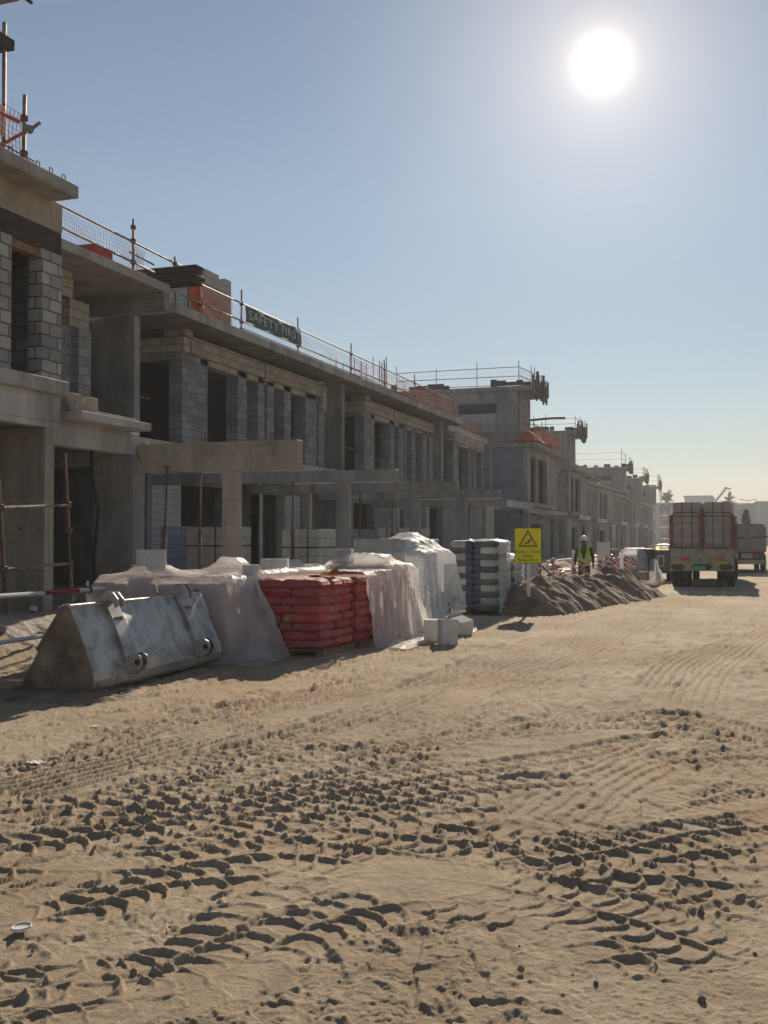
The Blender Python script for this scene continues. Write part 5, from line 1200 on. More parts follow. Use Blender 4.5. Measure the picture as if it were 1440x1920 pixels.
# trestle scaffold at the left edge
t = thing('trestle', 'leaning rusty pipe trestle standing by the ground-floor fin wall at the left', 'trestle', (-9.7, 13, .3))
a0, a1 = atX(135, 1135, -9.7), atX(121, 850, -9.7); b0, b1 = atX(11, 1150, -9.7), atX(-6, 850, -9.7)
pipe(t, a0, a1, .028, 'rusty', 'leg'); pipe(t, b0, b1, .028, 'rusty', 'leg')
pipe(t, atX(-3, 952, -9.67), atX(127, 947, -9.67), .022); pipe(t, atX(4, 1068, -9.67), atX(133, 1056, -9.67), .022)
couplers(t, [tuple(atX(127, 947, -9.7)), tuple(atX(131, 1057, -9.7)), tuple(atX(129, 995, -9.7)), tuple(atX(0, 952, -9.7)), tuple(atX(7, 1068, -9.7))])
# red and white pipe barrier
t = thing('pipe_barrier', 'low red and white pipe barrier ending behind the loader bucket', 'barrier', (-8.87, 12, .1))
for (z0, z1, ye, segs) in ((1.0, .995, 13.22, ((-.6, .0, 0), (.0, .40, 0), (.40, .73, 1), (.73, 1.0, 0))), (.42, .44, 12.95, ((-.6, .0, 0), (.0, .72, 0), (.72, .95, 1), (.95, 1.0, 0)))):
    y0 = 10.9
    for a_, c_, red in segs:
        ya, yc = y0 + (ye - y0) * a_, y0 + (ye - y0) * c_
        pipe(t, (-8.86, ya, z0), (-8.86, yc, z0 + (z1 - z0)), .03 if not red else .031, 'red_paint' if red else 'white_paint', 'red_band' if red else 'rail')
for yy in (12.86, 9.8): post(t, -8.90, yy, .02, 1.12, .02, 'white_paint'); MB().box(-8.93, -8.83, yy - .04, yy + .04, .95, 1.05).build('clamp', 'steel_pipe', t, bevel=.01)

# ------------------------------------------------------------------ yellow sign
mat('sign_yellow', (.85, .80, .012), .45, var=.08); mat('sign_red', (.42, .10, .02), .5); mat('sign_black', (.02, .02, .02), .5); mat('sign_orange', (.62, .36, .05), .5)
SX, SY = -4.93, 24.2
t = thing('warning_sign', 'yellow Deep Excavation warning sign on a pale post at the soil mound', 'sign', (SX, SY, .45))
pc = atY(990, 1023, SY); hw, hh = .305, .395; SX = pc.x; ZC = pc.z
def rrect(cx, cz, w, h, r, n=5):
    o = []
    for (sx, sz, a0_) in ((1, 1, 0), (-1, 1, 90), (-1, -1, 180), (1, -1, 270)):
        for k in range(n + 1): a_ = R(a0_ + 90 * k / n); o.append((cx + sx * (w - r) + r * math.cos(a_), cz + sz * (h - r) + r * math.sin(a_)))
    return o
MB().prism(rrect(SX, ZC, hw + .014, hh + .014, .05), 'Y', SY, SY + .02).build('board', 'sign_black', t)
MB().prism(rrect(SX, ZC, hw, hh, .04), 'Y', SY - .006, SY - .001).build('face', 'sign_yellow', t)
def tri(s, dz=0): return [(SX - s, ZC + .00 - .03 + dz - (s - .235) * .58), (SX + s, ZC - .03 + dz - (s - .235) * .58), (SX, ZC - .03 + s * 1.7 + dz - (s - .235) * .58)]
o_, i_ = tri(.235), tri(.168)
i_ = [(SX + (p[0] - SX) * .70, (o_[0][1] * 2 + o_[2][1]) / 3 + (p[1] - (o_[0][1] * 2 + o_[2][1]) / 3) * .70) for p in o_]
b = MB(); b.v = [(p[0], SY - .010, p[1]) for p in o_ + i_] + [(p[0], SY - .0065, p[1]) for p in o_ + i_]
b.f = [(0, 1, 4, 3), (1, 2, 5, 4), (2, 0, 3, 5), (6, 9, 10, 7), (7, 10, 11, 8), (8, 11, 9, 6)] + [(k, k + 6, (k + 1) % 3 + 6, (k + 1) % 3) for k in range(3)] + [(3 + k, 3 + (k + 1) % 3, 9 + (k + 1) % 3, 9 + k) for k in range(3)]
b.build('triangle', 'sign_red', t)
ft = MB(); cz = ZC + .085; cxx = SX
def limb(p, q, w): ft.bar((cxx + p[0], SY - .0085, cz + p[1]), (cxx + q[0], SY - .0085, cz + q[1]), w, .004, up=(0, 1, 0))
for p, q, w in (((.055, .045), (.0, -.025), .034), ((.0, -.02), (-.055, -.045), .020), ((-.055, -.045), (-.085, -.085), .014), ((.0, -.02), (-.045, -.012), .018), ((-.045, -.012), (-.10, -.035), .013), ((.05, .04), (.01, .035), .012), ((.01, .035), (-.02, .06), .010), ((.04, .02), (.0, .012), .010)):
    limb(p, q, w)
ft.prism([(cxx + .068 + .016 * math.cos(a_), cz + .062 + .016 * math.sin(a_)) for a_ in [k * math.pi / 4 for k in range(8)]], 'Y', SY - .0105, SY - .0065)
ft.build('falling_figure', 'sign_black', t)
AR = ''.join(chr(c) for c in (0xFEA3, 0xFED4, 0xFEAE, 0xFEF3, 0xFE8E, 0xFE95, 0x20, 0xFECB, 0xFEE4, 0xFEF4, 0xFED8, 0xFE94))[::-1]
text_obj(AR, .115, 'sign_black', 'lettering', t, (SX, SY - .008, ZC - .125), (R(90), 0, 0), .001, 1.05)
text_obj('Deep', .10, 'sign_black', 'lettering', t, (SX, SY - .008, ZC - .235), (R(90), 0, 0), .001, 1.0)
text_obj('Excavation', .10, 'sign_black', 'lettering', t, (SX, SY - .008, ZC - .325), (R(90), 0, 0), .001, 1.1)
MB().box(SX - .035, SX + .035, SY + .022, SY + .07, .35, ZC + .2).build('post', 'white_paint', t)
MB().box(SX - .16, SX - .04, SY + .022, SY + .05, ZC - .05, ZC + .0).build('bracket', 'white_paint', t)

# ------------------------------------------------------------------ worker
def skin_body(name, verts, edges, radii, m, parent, levels=2):
    me = bpy.data.meshes.new(name); base = Vector(parent['_base']); me.from_pydata([Vector(v) - base for v in verts], edges, []); me.update()
    o = bpy.data.objects.new(name, me); COL.objects.link(o); o.parent = parent; me.materials.append(MATS[m])
    sk = o.modifiers.new('skin', 'SKIN'); sk.use_smooth_shade = True
    lay = me.skin_vertices[0] if me.skin_vertices else None
    if lay is None:
        bpy.context.view_layer.objects.active = o
    for i, r in enumerate(radii): me.skin_vertices[0].data[i].radius = r if isinstance(r, tuple) else (r, r)
    me.skin_vertices[0].data[0].use_root = True
    sb = o.modifiers.new('sub', 'SUBSURF'); sb.levels = levels; sb.render_levels = levels
    return o
mat('skin_dark', (.13, .07, .045), .6); mat('work_clothes', (.045, .05, .07), .9, var=.3); mat('boots', (.03, .025, .02), .7)
def vestmat():
    m = bpy.data.materials.new('hi_vis'); m.use_nodes = True; n = m.node_tree.nodes; l = m.node_tree.links; b = n['Principled BSDF']; b.inputs['Roughness'].default_value = .7
    g = n.new('ShaderNodeTexCoord'); s = n.new('ShaderNodeSeparateXYZ'); l.new(g.outputs['Object'], s.inputs[0]); r = n.new('ShaderNodeValToRGB'); r.color_ramp.interpolation = 'CONSTANT'
    mr = n.new('ShaderNodeMapRange'); mr.inputs['From Min'].default_value = .85; mr.inputs['From Max'].default_value = 1.50; l.new(s.outputs['Z'], mr.inputs['Value']); l.new(mr.outputs[0], r.inputs['Fac'])
    Yw = (.36, .62, .05, 1); G = (.42, .45, .30, 1); e = r.color_ramp.elements; e[0].color = Yw; e[0].position = 0; e[1].position = .14; e[1].color = G
    for p, c in ((.22, Yw), (.34, G), (.42, Yw)): q = e.new(p); q.color = c
    l.new(r.outputs['Color'], b.inputs['Base Color']); MATS['hi_vis'] = m
vestmat()
def worker(x, y, z):
    t = thing('person', 'worker in a white helmet and green reflective vest standing behind the soil mound, arms down', 'person', (x, y, z))
    def W(p): return (x + p[0], y + p[1], z + p[2])
    V = [(0, 0, .93), (0, 0, 1.10), (0, .01, 1.28), (0, .01, 1.43), (0, .0, 1.52), (0, -.02, 1.60), (0, -.035, 1.69), (0, -.02, 1.745)]
    rad = [(.155, .11), (.15, .10), (.175, .115), (.15, .09), .058, (.068, .08), (.075, .09), (.05, .06)]
    E = [(i, i + 1) for i in range(7)]
    def chain(start, pts, rs):
        k = start
        for p, r in zip(pts, rs): V.append(p); rad.append(r); E.append((k, len(V) - 1)); k = len(V) - 1
        return k
    for s in (-1, 1):
        chain(0, [(s * .10, 0, .86), (s * .115, -.01, .50), (s * .12, .01, .12), (s * .12, -.02, .06), (s * .14, -.13, .045)], [.088, .062, .048, .045, .038])
        w = chain(3, [(s * .19, .0, 1.41), (s * .26, .02, 1.16), (s * .29, -.05, .93), (s * .295, -.07, .87)], [.062, .048, .034, (.038, .020)])
        hx, hy, hz = s * .295, -.07, .87
        for f, (dy, ln) in enumerate(((-.030, .075), (-.010, .085), (.010, .080), (.028, .062))):
            chain(w, [(hx + s * .004, hy + dy, hz - .035), (hx - s * .004, hy + dy - .004, hz - .035 - ln * .55), (hx - s * .018, hy + dy - .010, hz - .035 - ln)], [.010, .009, .008])
        chain(w, [(hx - s * .012, hy - .038, hz - .005), (hx - s * .022, hy - .055, hz - .04)], [.011, .009])
    skin_body('body', [W(v) for v in V], E, rad, 'skin_dark', t)
    # shirt and trousers over the body
    Vs = [(0, 0, 1.0), (0, 0, 1.12), (0, .01, 1.28), (0, .01, 1.44), (0, .005, 1.50)]; Es = [(0, 1), (1, 2), (2, 3), (3, 4)]; rs = [(.165, .12), (.162, .112), (.187, .127), (.16, .10), (.075, .07)]
    for s in (-1, 1):
        k = 3
        for p, r in (((s * .195, .0, 1.41), .074), ((s * .265, .02, 1.16), .062), ((s * .292, -.04, .97), .050)): Vs.append(p); rs.append(r); Es.append((k, len(Vs) - 1)); k = len(Vs) - 1
    skin_body('shirt', [W(v) for v in Vs], Es, rs, 'work_clothes', t)
    Vt = [(0, 0, .96), (0, 0, 1.06)]; Et = [(0, 1)]; rt_ = [(.165, .122), (.16, .115)]
    for s in (-1, 1):
        k = 0
        for p, r in (((s * .10, 0, .84), .102), ((s * .118, -.01, .50), .080), ((s * .122, .01, .12), .066)): Vt.append(p); rt_.append(r); Et.append((k, len(Vt) - 1)); k = len(Vt) - 1
    skin_body('trousers', [W(v) for v in Vt], Et, rt_, 'work_clothes', t)
    for s in (-1, 1): skin_body('boot', [W(v) for v in ((s * .122, .03, .10), (s * .122, .02, .05), (s * .14, -.15, .045))], [(0, 1), (1, 2)], [.062, .06, .05], 'boots', t)
    # vest: a loose open-necked tube
    b = MB(); n = 28; rows = [(.87, .185, .135), (1.0, .190, .140), (1.12, .190, .138), (1.28, .212, .150), (1.40, .20, .140)]
    for (zz, a_, c_) in rows:
        for j in range(n): th = 2 * math.pi * j / n; b.v.append(W((a_ * math.cos(th), c_ * math.sin(th), zz)))
    for i in range(len(rows) - 1):
        for j in range(n):
            j2 = (j + 1) % n; th = (2 * math.pi * (j + .5) / n) % (2 * math.pi); front = abs(th - 1.5 * math.pi)
            zt = rows[i][0]
            if front < (.12 if zt < 1.25 else .38) and zt > 1.05: continue
            b.f.append((i * n + j, i * n + j2, (i + 1) * n + j2, (i + 1) * n + j))
    for s in (-1, 1):   # shoulder straps
        k = len(b.v)
        for (px, py, pz) in ((.085, -.125, 1.40), (.17, -.105, 1.40), (.085, -.06, 1.525), (.16, -.05, 1.50), (.085, .07, 1.52), (.16, .06, 1.50), (.085, .135, 1.40), (.17, .115, 1.40)): b.v.append(W((s * px, py, pz)))
        for q in range(3): b.f.append((k + 2 * q, k + 2 * q + 1, k + 2 * q + 3, k + 2 * q + 2))
    o = b.build('vest', 'hi_vis', t, smooth=True); o.modifiers.new('s', 'SOLIDIFY').thickness = .012
    # helmet with brim and peak; face features
    b = MB(); n = 20; rr = [(0, .128), (.04, .126), (.085, .105), (.115, .066), (.13, .02)]
    for (h, r) in rr:
        for j in range(n): th = 2 * math.pi * j / n; b.v.append(W((r * math.cos(th), -.03 + r * 1.1 * math.sin(th), 1.70 + h)))
    for i in range(len(rr) - 1):
        for j in range(n): b.f.append((i * n + j, i * n + (j + 1) % n, (i + 1) * n + (j + 1) % n, (i + 1) * n + j))
    b.f.append(tuple((len(rr) - 1) * n + j for j in range(n)))
    k = len(b.v)
    for (r, dz) in ((.128, 1.70), (.15, 1.692)):
        for j in range(n): th = 2 * math.pi * j / n; ex = 1.35 if math.sin(th) < -.3 and r > .14 else 1.1; b.v.append(W((r * math.cos(th), -.03 + r * ex * math.sin(th), dz - (.012 if ex > 1.2 else 0))))
    for j in range(n): b.f.append((k + j, k + (j + 1) % n, k + n + (j + 1) % n, k + n + j))
    o = b.build('helmet', 'white_paint', t, smooth=True)
    for s in (-1, 1):
        MB().tube([W((s * .032, -.118, 1.665)), W((s * .032, -.128, 1.665))], .012, 8).build('eye', 'sign_black', t, smooth=True)
        MB().tube([W((s * .078, -.03, 1.65)), W((s * .092, -.02, 1.66))], .022, 8).build('ear', 'skin_dark', t, smooth=True)
    MB().tube([W((0, -.115, 1.66)), W((0, -.142, 1.63)), W((0, -.118, 1.622))], .012, 8).build('nose', 'skin_dark', t, smooth=True)
    MB().bar(W((-.025, -.118, 1.592)), W((.025, -.118, 1.592)), .012, .008).build('mouth', 'boots', t)
    MB().box(x - .06, x + .06, y - .10, y + .06, z + 1.675, z + 1.70).build('hair', 'sign_black', t, bevel=.02)
worker(-5.12, 34.1, .0)
# ------------------------------------------------------------------ trucks
mat('truck_cream', (.38, .36, .28), .6, var=.45, vscale=5); mat('truck_yellow', (.62, .50, .03), .5, var=.3); mat('truck_rust', (.20, .10, .06), .8, var=.4)
mat('lamp_red', (.55, .03, .03), .3); mat('lamp_amber', (.75, .35, .03), .3); mat('plate_green', (.10, .38, .36), .5); mat('truck_grey', (.22, .22, .22), .55, .1, var=.3, vscale=2)
mat('load_block', (.44, .385, .355), .95, var=.22, vscale=4)
def wheel(t, x, y, z, r, w, name='wheel', n=22):
    b = MB(); prof = [(-w / 2, r * .62), (-w / 2, r * .93), (-w * .36, r), (w * .36, r), (w / 2, r * .93), (w / 2, r * .62)]
    for (dx, rr) in prof:
        for j in range(n): th = 2 * math.pi * j / n; b.v.append((x + dx, y + rr * math.cos(th), z + rr * math.sin(th)))
    for i in range(len(prof) - 1):
        for j in range(n): b.f.append((i * n + j, i * n + (j + 1) % n, (i + 1) * n + (j + 1) % n, (i + 1) * n + j))
    o = b.build(name, 'rubber', t, smooth=False)
    h = MB().tube([(x - w * .42, y, z), (x + w * .42, y, z)], r * .62, 16).build('rim', 'truck_rust', o)
    h.location = (0, 0, 0); h.data.transform(Matrix.Translation(Vector((0, 0, 0))))
    # rim was built relative to the world: bring it into the wheel's frame
    h.data.transform(Matrix.Translation(-Vector(t['_base']))); return o
def load_truck():
    Y = 41.0; xl, xr = xY(1256, Y), xY(1377, Y); xc = (xl + xr) / 2; w = xr - xl; zg_ = -.09
    t = thing('truck', 'rear of an open truck loaded with grey-brown blocks, yellow and white tail board', 'truck', (xc, Y + 4, zg_))
    Zv = lambda v: EYE + (1012 - v) * atY(1316, 1012, Y).length / 2000
    # chassis, bed and tail board
    MB().box(xl + .25, xr - .25, Y + .3, Y + 10.5, .55, .85).build('chassis', 'dark_steel', t)
    MB().box(xl + .02, xr - .02, Y + .10, Y + 9.0, 1.12, 1.28).build('bed', 'truck_rust', t)
    MB().box(xl + .02, xr - .02, Y, Y + .08, .80, 1.36).build('tail_board', 'truck_cream', t, bevel=.01)
    MB().box(xl, xr, Y - .03, Y + .06, Zv(1068), Zv(1056) - .003).build('bumper', 'truck_cream', t, bevel=.01)
    for z0, z1 in ((Zv(1068), Zv(1066.2)), (Zv(1057.5), Zv(1055))):
        for k in range(15):
            x = xl + w * k / 15; MB().box(x + .015, x + w / 15 - .05, Y - .042, Y - .032, z0, z1).build('reflector_dash', 'truck_yellow', t)
    for k in range(3):
        x = xl + w * (.12, .5, .87)[k]; hw_ = (.27, .38, .27)[k]
        MB().prism([(x - hw_, .70), (x - hw_ + .1, .80), (x + hw_ - .1, .80), (x + hw_, .70), (x + hw_ - .12, .58), (x - hw_ + .12, .58)], 'Y', Y - .045, Y - .031).build('bumper_recess', 'dark_steel', t)
    MB().box(xc - .30, xc + .12, Y - .056, Y - .046, .60, .73).build('number_plate', 'plate_green', t)
    for fx, m in ((.16, 'lamp_red'), (.72, 'lamp_red')):
        x = xl + w * fx; MB().box(x, x + .28, Y - .05, Y - .001, Zv(1049), Zv(1043)).build('tail_lamp', m, t, bevel=.01)
    for fx in (.30, .62):
        x = xl + w * fx; MB().box(x, x + .12, Y - .03, Y - .001, Zv(1041), Zv(1034)).build('marker_lamp', 'truck_yellow', t)
    MB().box(xl + w * .70, xl + w * .88, Y - .02, Y - .001, Zv(1055), Zv(1051)).build('yellow_panel', 'truck_yellow', t)
    MB().box(xl + w * .06, xl + w * .26, Y - .02, Y - .001, Zv(1055), Zv(1052)).build('yellow_panel', 'truck_yellow', t)
    # posts and side frames
    for x in (xl + .04, xr - .04): MB().box(x - .06, x + .06, Y + .02, Y + .16, .95, Zv(967)).build('corner_post', 'truck_rust', t)
    MB().box(xc - .05, xc + .05, Y - .02, Y + .1, 1.3, Zv(955)).build('centre_post', 'truck_rust', t)
    MB().box(xl + .02, xr - .02, Y - .01, Y + .07, 1.365, 1.44).build('cross_bar', 'truck_rust', t)
    for x in (xl + .03, xr - .07):
        for k in range(6): MB().box(x, x + .04, Y + .3, Y + 8.8, 1.3 + k * .2, 1.38 + k * .2).build('side_plank', 'truck_rust', t)
        for k in range(4): MB().box(x - .02, x + .06, Y + 1.5 + k * 2.2, Y + 1.6 + k * 2.2, 1.1, 2.4).build('side_post', 'truck_rust', t)
    # frames of pipe over the rear of the load
    for a_, c_ in ((xl + .10, xc - .08), (xc + .08, xr - .10)):
        b = MB().tube([(a_, Y - .0, 1.42), (a_, Y - .0, 2.66), (a_ + .05, Y, 2.70), (c_ - .05, Y, 2.70), (c_, Y - .0, 2.66), (c_, Y - .0, 1.42)], .022, 6); b.build('rear_frame', 'truck_rust', t)
    MB().box(xl + .05, xl + .3, Y + .05, Y + .08, 0.38, .56).build('mud_flap', 'rubber', t); MB().box(xr - .3, xr - .05, Y + .05, Y + .08, 0.38, .56).build('mud_flap', 'rubber', t)
    for yy in (Y + 1.0, Y + 2.4, Y + 8.6):
        for x in (xl + .16, xl + .50, xr - .50, xr - .16): wheel(t, x, yy, zg_ + .5, .5, .27)
    # cab in front
    MB().prism([(Y + 9.3, .6), (Y + 9.3, 2.6), (Y + 9.6, 2.8), (Y + 10.8, 2.75), (Y + 11.3, 1.7), (Y + 11.4, .6)], 'X', xl + .05, xr - .05).build('cab', 'truck_cream', t, bevel=.03)
    MB().box(xl - .22, xl - .02, Y + 10.6, Y + 10.7, 1.8, 2.3).build('mirror', 'dark_steel', t)
    g = 'block packs loaded on the truck'
    for k, yy in enumerate((Y + .25, Y + 2.35, Y + 4.45)):
        for s, (a_, c_) in enumerate(((xl + .10, xc - .06), (xc + .06, xr - .10))):
            block_pack(a_, c_, yy, yy + 1.95, 1.29, Zv(944), 'load_block', ['rear-left', 'rear-right', 'middle-left', 'middle-right', 'front-left', 'front-right'][k * 2 + s] + ' pack of grey-brown blocks on the truck', .32, .25, g)
load_truck()
def tanker():
    Y = 60.0; xl, xr = xY(1356, Y), xY(1437, Y); zg_ = -.08
    t = thing('truck', 'plain grey box-bodied truck with stacked red tail lamps parked beyond the loaded truck', 'truck', ((xl + xr) / 2, Y + 4, zg_))
    w = xr - xl; xc = (xl + xr) / 2
    MB().prism([(xl, 1.05), (xl, 2.55), (xr - .22, 2.55), (xr - .06, 2.45), (xr, 2.25), (xr, 1.05)], 'Y', Y, Y + 7.5).build('tank', 'truck_grey', t, bevel=.06)
    MB().box(xl + .1, xr - .1, Y + .0, Y + 8.8, .62, .95).build('chassis', 'dark_steel', t)
    MB().box(xl, xr, Y - .12, Y - .02, .40, .62).build('bumper', 'truck_cream', t, bevel=.01)
    MB().box(xl + .9, xl + 1.5, Y - .1, Y - .02, .72, .98).build('rear_step', 'truck_cream', t)
    for z in (.78, 1.02): MB().box(xr - .62, xr - .42, Y - .08, Y - .01, z, z + .14).build('tail_lamp', 'lamp_red', t, bevel=.01)
    MB().box(xl + .75, xl + 1.1, Y - .03, Y - .001, 1.75, 1.85).build('valve_panel', 'dark_steel', t); MB().tube([(xl + 1.3, Y - .06, 1.80), (xr, Y - .10, 1.86), (xr + .8, Y - .1, 1.9)], .03, 6).build('hose', 'rubber', t)
    for yy in (Y + 1.0, Y + 2.3, Y + 7.6):
        for x in (xl + .16, xl + .5, xr - .5, xr - .16): wheel(t, x, yy, zg_ + .5, .5, .27)
    MB().box(xl + .05, xr - .05, Y + 7.8, Y + 9.5, .6, 2.5).build('cab', 'truck_grey', t, bevel=.08)
tanker()
# small covered vehicle with beacon
mat('cabin_dark', (.10, .10, .12), .5, .2, var=.3); mat('glass_dark', (.05, .06, .07), .1)
def utility():
    Y = 47.5; xl, xr = xY(1222, Y), xY(1257, Y)
    t = thing('utility_vehicle', 'small dark utility vehicle with white canopy and amber beacon beside the loaded truck', 'vehicle', ((xl + xr) / 2, Y + 1, -.08))
    MB().box(xl, xr, Y, Y + 2.2, .25, 1.25).build('body', 'cabin_dark', t, bevel=.05)
    P = np.array([[(xl - .15 + (xr - xl + .35) * i / 10, Y - .25 + 2.4 * j / 5, 1.40 + .10 * math.sin(math.pi * i / 10) + .02 * math.sin(j * 2 + i)) for j in range(6)] for i in range(11)])
    o = grid_mesh('canopy', P, 'white_paint', t); o.modifiers.new('s', 'SOLIDIFY').thickness = .04
    for x in (xl + .05, xr - .05): pipe(t, (x, Y + .1, 1.2), (x, Y + .1, 1.42), .03, 'dark_steel', 'canopy_post')
    MB().tube([(xl + .25, Y - .05, 1.27), (xl + .25, Y - .05, 1.40)], .06, 10).build('beacon', 'lamp_amber_lit', t)
    b = MB(); x0, x1, z0, z1 = xl + .24, xl + .52, .55, 1.02
    for q in ((x0, x1, z0, z0 + .04), (x0, x1, z1 - .04, z1), (x0, x0 + .04, z0 + .04, z1 - .04), (x1 - .04, x1, z0 + .04, z1 - .04)): b.box(q[0], q[1], Y - .03, Y - .002, q[2], q[3])
    fr = b.build('window_frame', 'white_paint', t)
    MB().box(x0 + .042, x1 - .042, Y - .012, Y - .003, z0 + .042, z1 - .042).build('window', 'glass_dark', t)
    for x in (xl + .1, xr - .1): wheel(t, x, Y + .4, .22, .3, .18); wheel(t, x, Y + 1.8, .22, .3, .18)
m = mat('lamp_amber_lit', (.8, .4, .05), .4); m.node_tree.nodes['Principled BSDF'].inputs['Emission Color'].default_value = (1, .5, .12, 1); m.node_tree.nodes['Principled BSDF'].inputs['Emission Strength'].default_value = 1.6
utility()
# wrapped goods left of it
Y = 43.0; xl, xr = xY(1162, Y), xY(1226, Y)
t = thing('drum', 'dark blue-grey drum under the far plastic cover', 'drum', ((xl + xr) / 2 + .25, Y + .5, 0)); mat('drum_blue', (.05, .07, .12), .5)
MB().tube([(xl + .95, Y + .5, .45), (xl + .95, Y + .5, 1.3)], .34, 16).build('barrel', 'drum_blue', t, smooth=False); MB().tube([(xl + .95, Y + .5, 1.30), (xl + .95, Y + .5, 1.34)], .36, 16).build('lid', 'drum_blue', t)
tag(MB().box(xl + .68, xl + 1.1, Y + .02, Y + .35, .10, .42).build('red_crate', 'red_paint', bevel=.02), 'bright red crate at the foot of the far plastic cover', 'crate')
tag(MB().box(xl + .1, xl + .6, Y + .2, Y + 1.1, .0, 1.1).build('block_pack', 'aac_grey', bevel=.01), 'block pack inside the far plastic cover', 'block pack')
P = drape((xl + xr) / 2, Y + .75, 2.9, 2.7, 1.7, [(xl + .05, xr - .35, Y + .1, Y + 1.2, 1.32), (xl + .9, xr - .02, Y + .3, Y + 1.1, .9)], seed=31, cell=.1, steps=110)
sheet('plastic_sheet', P, 'plastic_clear', 'hazy plastic cover over goods near the loaded truck', 'plastic sheet', 'plastic sheets over the pallets')
for k, (u, v) in enumerate(((1190, 1090), (1222, 1086), (1208, 1088))):
    p = atZ(u, v, 0); block(p.x, p.y, -.05, .3 * k, .6, .25, .16, ['pale block lying left below the far plastic cover', 'pale block lying right below the far plastic cover', 'middle pale block below the far plastic cover'][k])

# ------------------------------------------------------------------ pipes and warning tape by the mound
mat('tape_red', (.55, .03, .05), .5); mat('tape_white', (.75, .72, .72), .5)
def stripes():
    m = bpy.data.materials.new('tape'); m.use_nodes = True; n = m.node_tree.nodes; l = m.node_tree.links; b = n['Principled BSDF']; b.inputs['Roughness'].default_value = .45
    u = n.new('ShaderNodeTexCoord'); s = n.new('ShaderNodeSeparateXYZ'); l.new(u.outputs['Object'], s.inputs[0])
    a = n.new('ShaderNodeMath'); a.operation = 'ADD'; l.new(s.outputs['X'], a.inputs[0]); l.new(s.outputs['Z'], a.inputs[1])
    a2 = n.new('ShaderNodeMath'); a2.operation = 'MULTIPLY'; a2.inputs[1].default_value = 7.0; l.new(a.outputs[0], a2.inputs[0])
    f = n.new('ShaderNodeMath'); f.operation = 'FRACT'; l.new(a2.outputs[0], f.inputs[0]); g = n.new('ShaderNodeMath'); g.operation = 'GREATER_THAN'; g.inputs[1].default_value = .5; l.new(f.outputs[0], g.inputs[0])
    mx = n.new('ShaderNodeMix'); mx.data_type = 'RGBA'; l.new(g.outputs[0], mx.inputs['Factor']); mx.inputs['A'].default_value = (.62, .03, .05, 1); mx.inputs['B'].default_value = (.80, .74, .72, 1); l.new(mx.outputs['Result'], b.inputs['Base Color'])
    MATS['tape'] = m
stripes()
def tape(x, y, z0, z1, w, seed, lab):
    r = random.Random(seed); n = int((z1 - z0) / .07) * 2 + 6; P = np.zeros((n, 4, 3)); zz = z1
    for i in range(n):
        t_ = i / (n - 1); c = (x + w * math.sin(i * 2.1 + seed) * .6, y + .1 * math.sin(i * 1.3), z1 + (z0 - z1) * t_ + .06 * math.sin(i * 2.7)); a = i * 1.1 + seed
        for j in range(4): q = (j / 3 - .5) * .11; P[i, j] = (c[0] + q * math.cos(a), c[1] + q * math.sin(a) * .6, c[2] + q * math.sin(a * .7) * .8)
    o = grid_mesh('warning_tape', P, 'tape'); o.modifiers.new('s', 'SOLIDIFY').thickness = .004
    return tag(o, lab, 'warning tape', 'red and white tape tied along the mound')
for k, (u, v0, v1, w, lab) in enumerate(((1037, 1049, 1066, .14, 'loose bunch of red and white tape just right of the yellow sign'), (1052, 1067, 1074, .10, 'small knot of red and white tape low on the mound near the sign'),
        (1077, 1062, 1082, .06, 'narrow hanging red and white tape left of the worker'), (1091, 1050, 1072, .06, 'red and white tape hanging in front of the worker'), (1096, 1058, 1072, .06, 'second strand of tape in front of the worker'),
        (1125, 1050, 1066, .06, 'thin tape strand just right of the worker'), (1137, 1042, 1068, .10, 'left bunch of the thick tape cluster on the mound'), (1147, 1040, 1066, .11, 'middle bunch of the thick tape cluster on the mound'),
        (1157, 1044, 1066, .09, 'right bunch of the thick tape cluster on the mound'), (1174, 1043, 1066, .10, 'separate tape bunch near the far plastic cover'), (1187, 1048, 1062, .07, 'last small tape strand before the far plastic cover'), (1012, 1058, 1075, .04, 'dark red tape strand behind the yellow sign post'))):
    Yt = 31.0 + k * .35 if k < 11 else 26; p0, p1 = atY(u, v0, Yt), atY(u, v1 + 3, Yt)
    tape(p0.x, Yt, p1.z, p0.z, w, k * 3 + 1, lab)
    pk = 'steel_pipe'; tag(MB().tube([(p0.x, Yt + .02, .1), (p0.x + .02, Yt + .02, p0.z - .03)], .012, 5).build('rebar_stake', 'rebar'), 'thin stake carrying the ' + lab.split(' just')[0].split(' on the')[0] if False else 'thin steel stake holding tape on the mound', 'stake', 'stakes along the mound')
t = thing('pipe_barrier', 'white two-pipe barrier behind the worker', 'barrier', (xY(1090, 36), 36, 0))
pipe(t, atY(1046, 1051, 36.2), atY(1120, 1043, 36.2), .035, 'white_paint'); pipe(t, atY(1046, 1068, 36.2), atY(1120, 1058, 36.2), .032, 'white_paint')
pipe(t, atY(1055, 1069.5, 35.0), atY(1073, 1069.5, 35.0), .05, 'white_paint'); q = atY(1075, 1033, 36.1); post(t, q.x, 36.1, 0, q.z, .06, 'white_paint')
t = thing('plank', 'dark leaning plank behind the yellow sign', 'plank', (xY(1022, 28), 28, .3)); MB().bar(atY(1012, 1056, 28), atY(1032, 1076, 28), .12, .04).build('board', 'timber_dark', t)

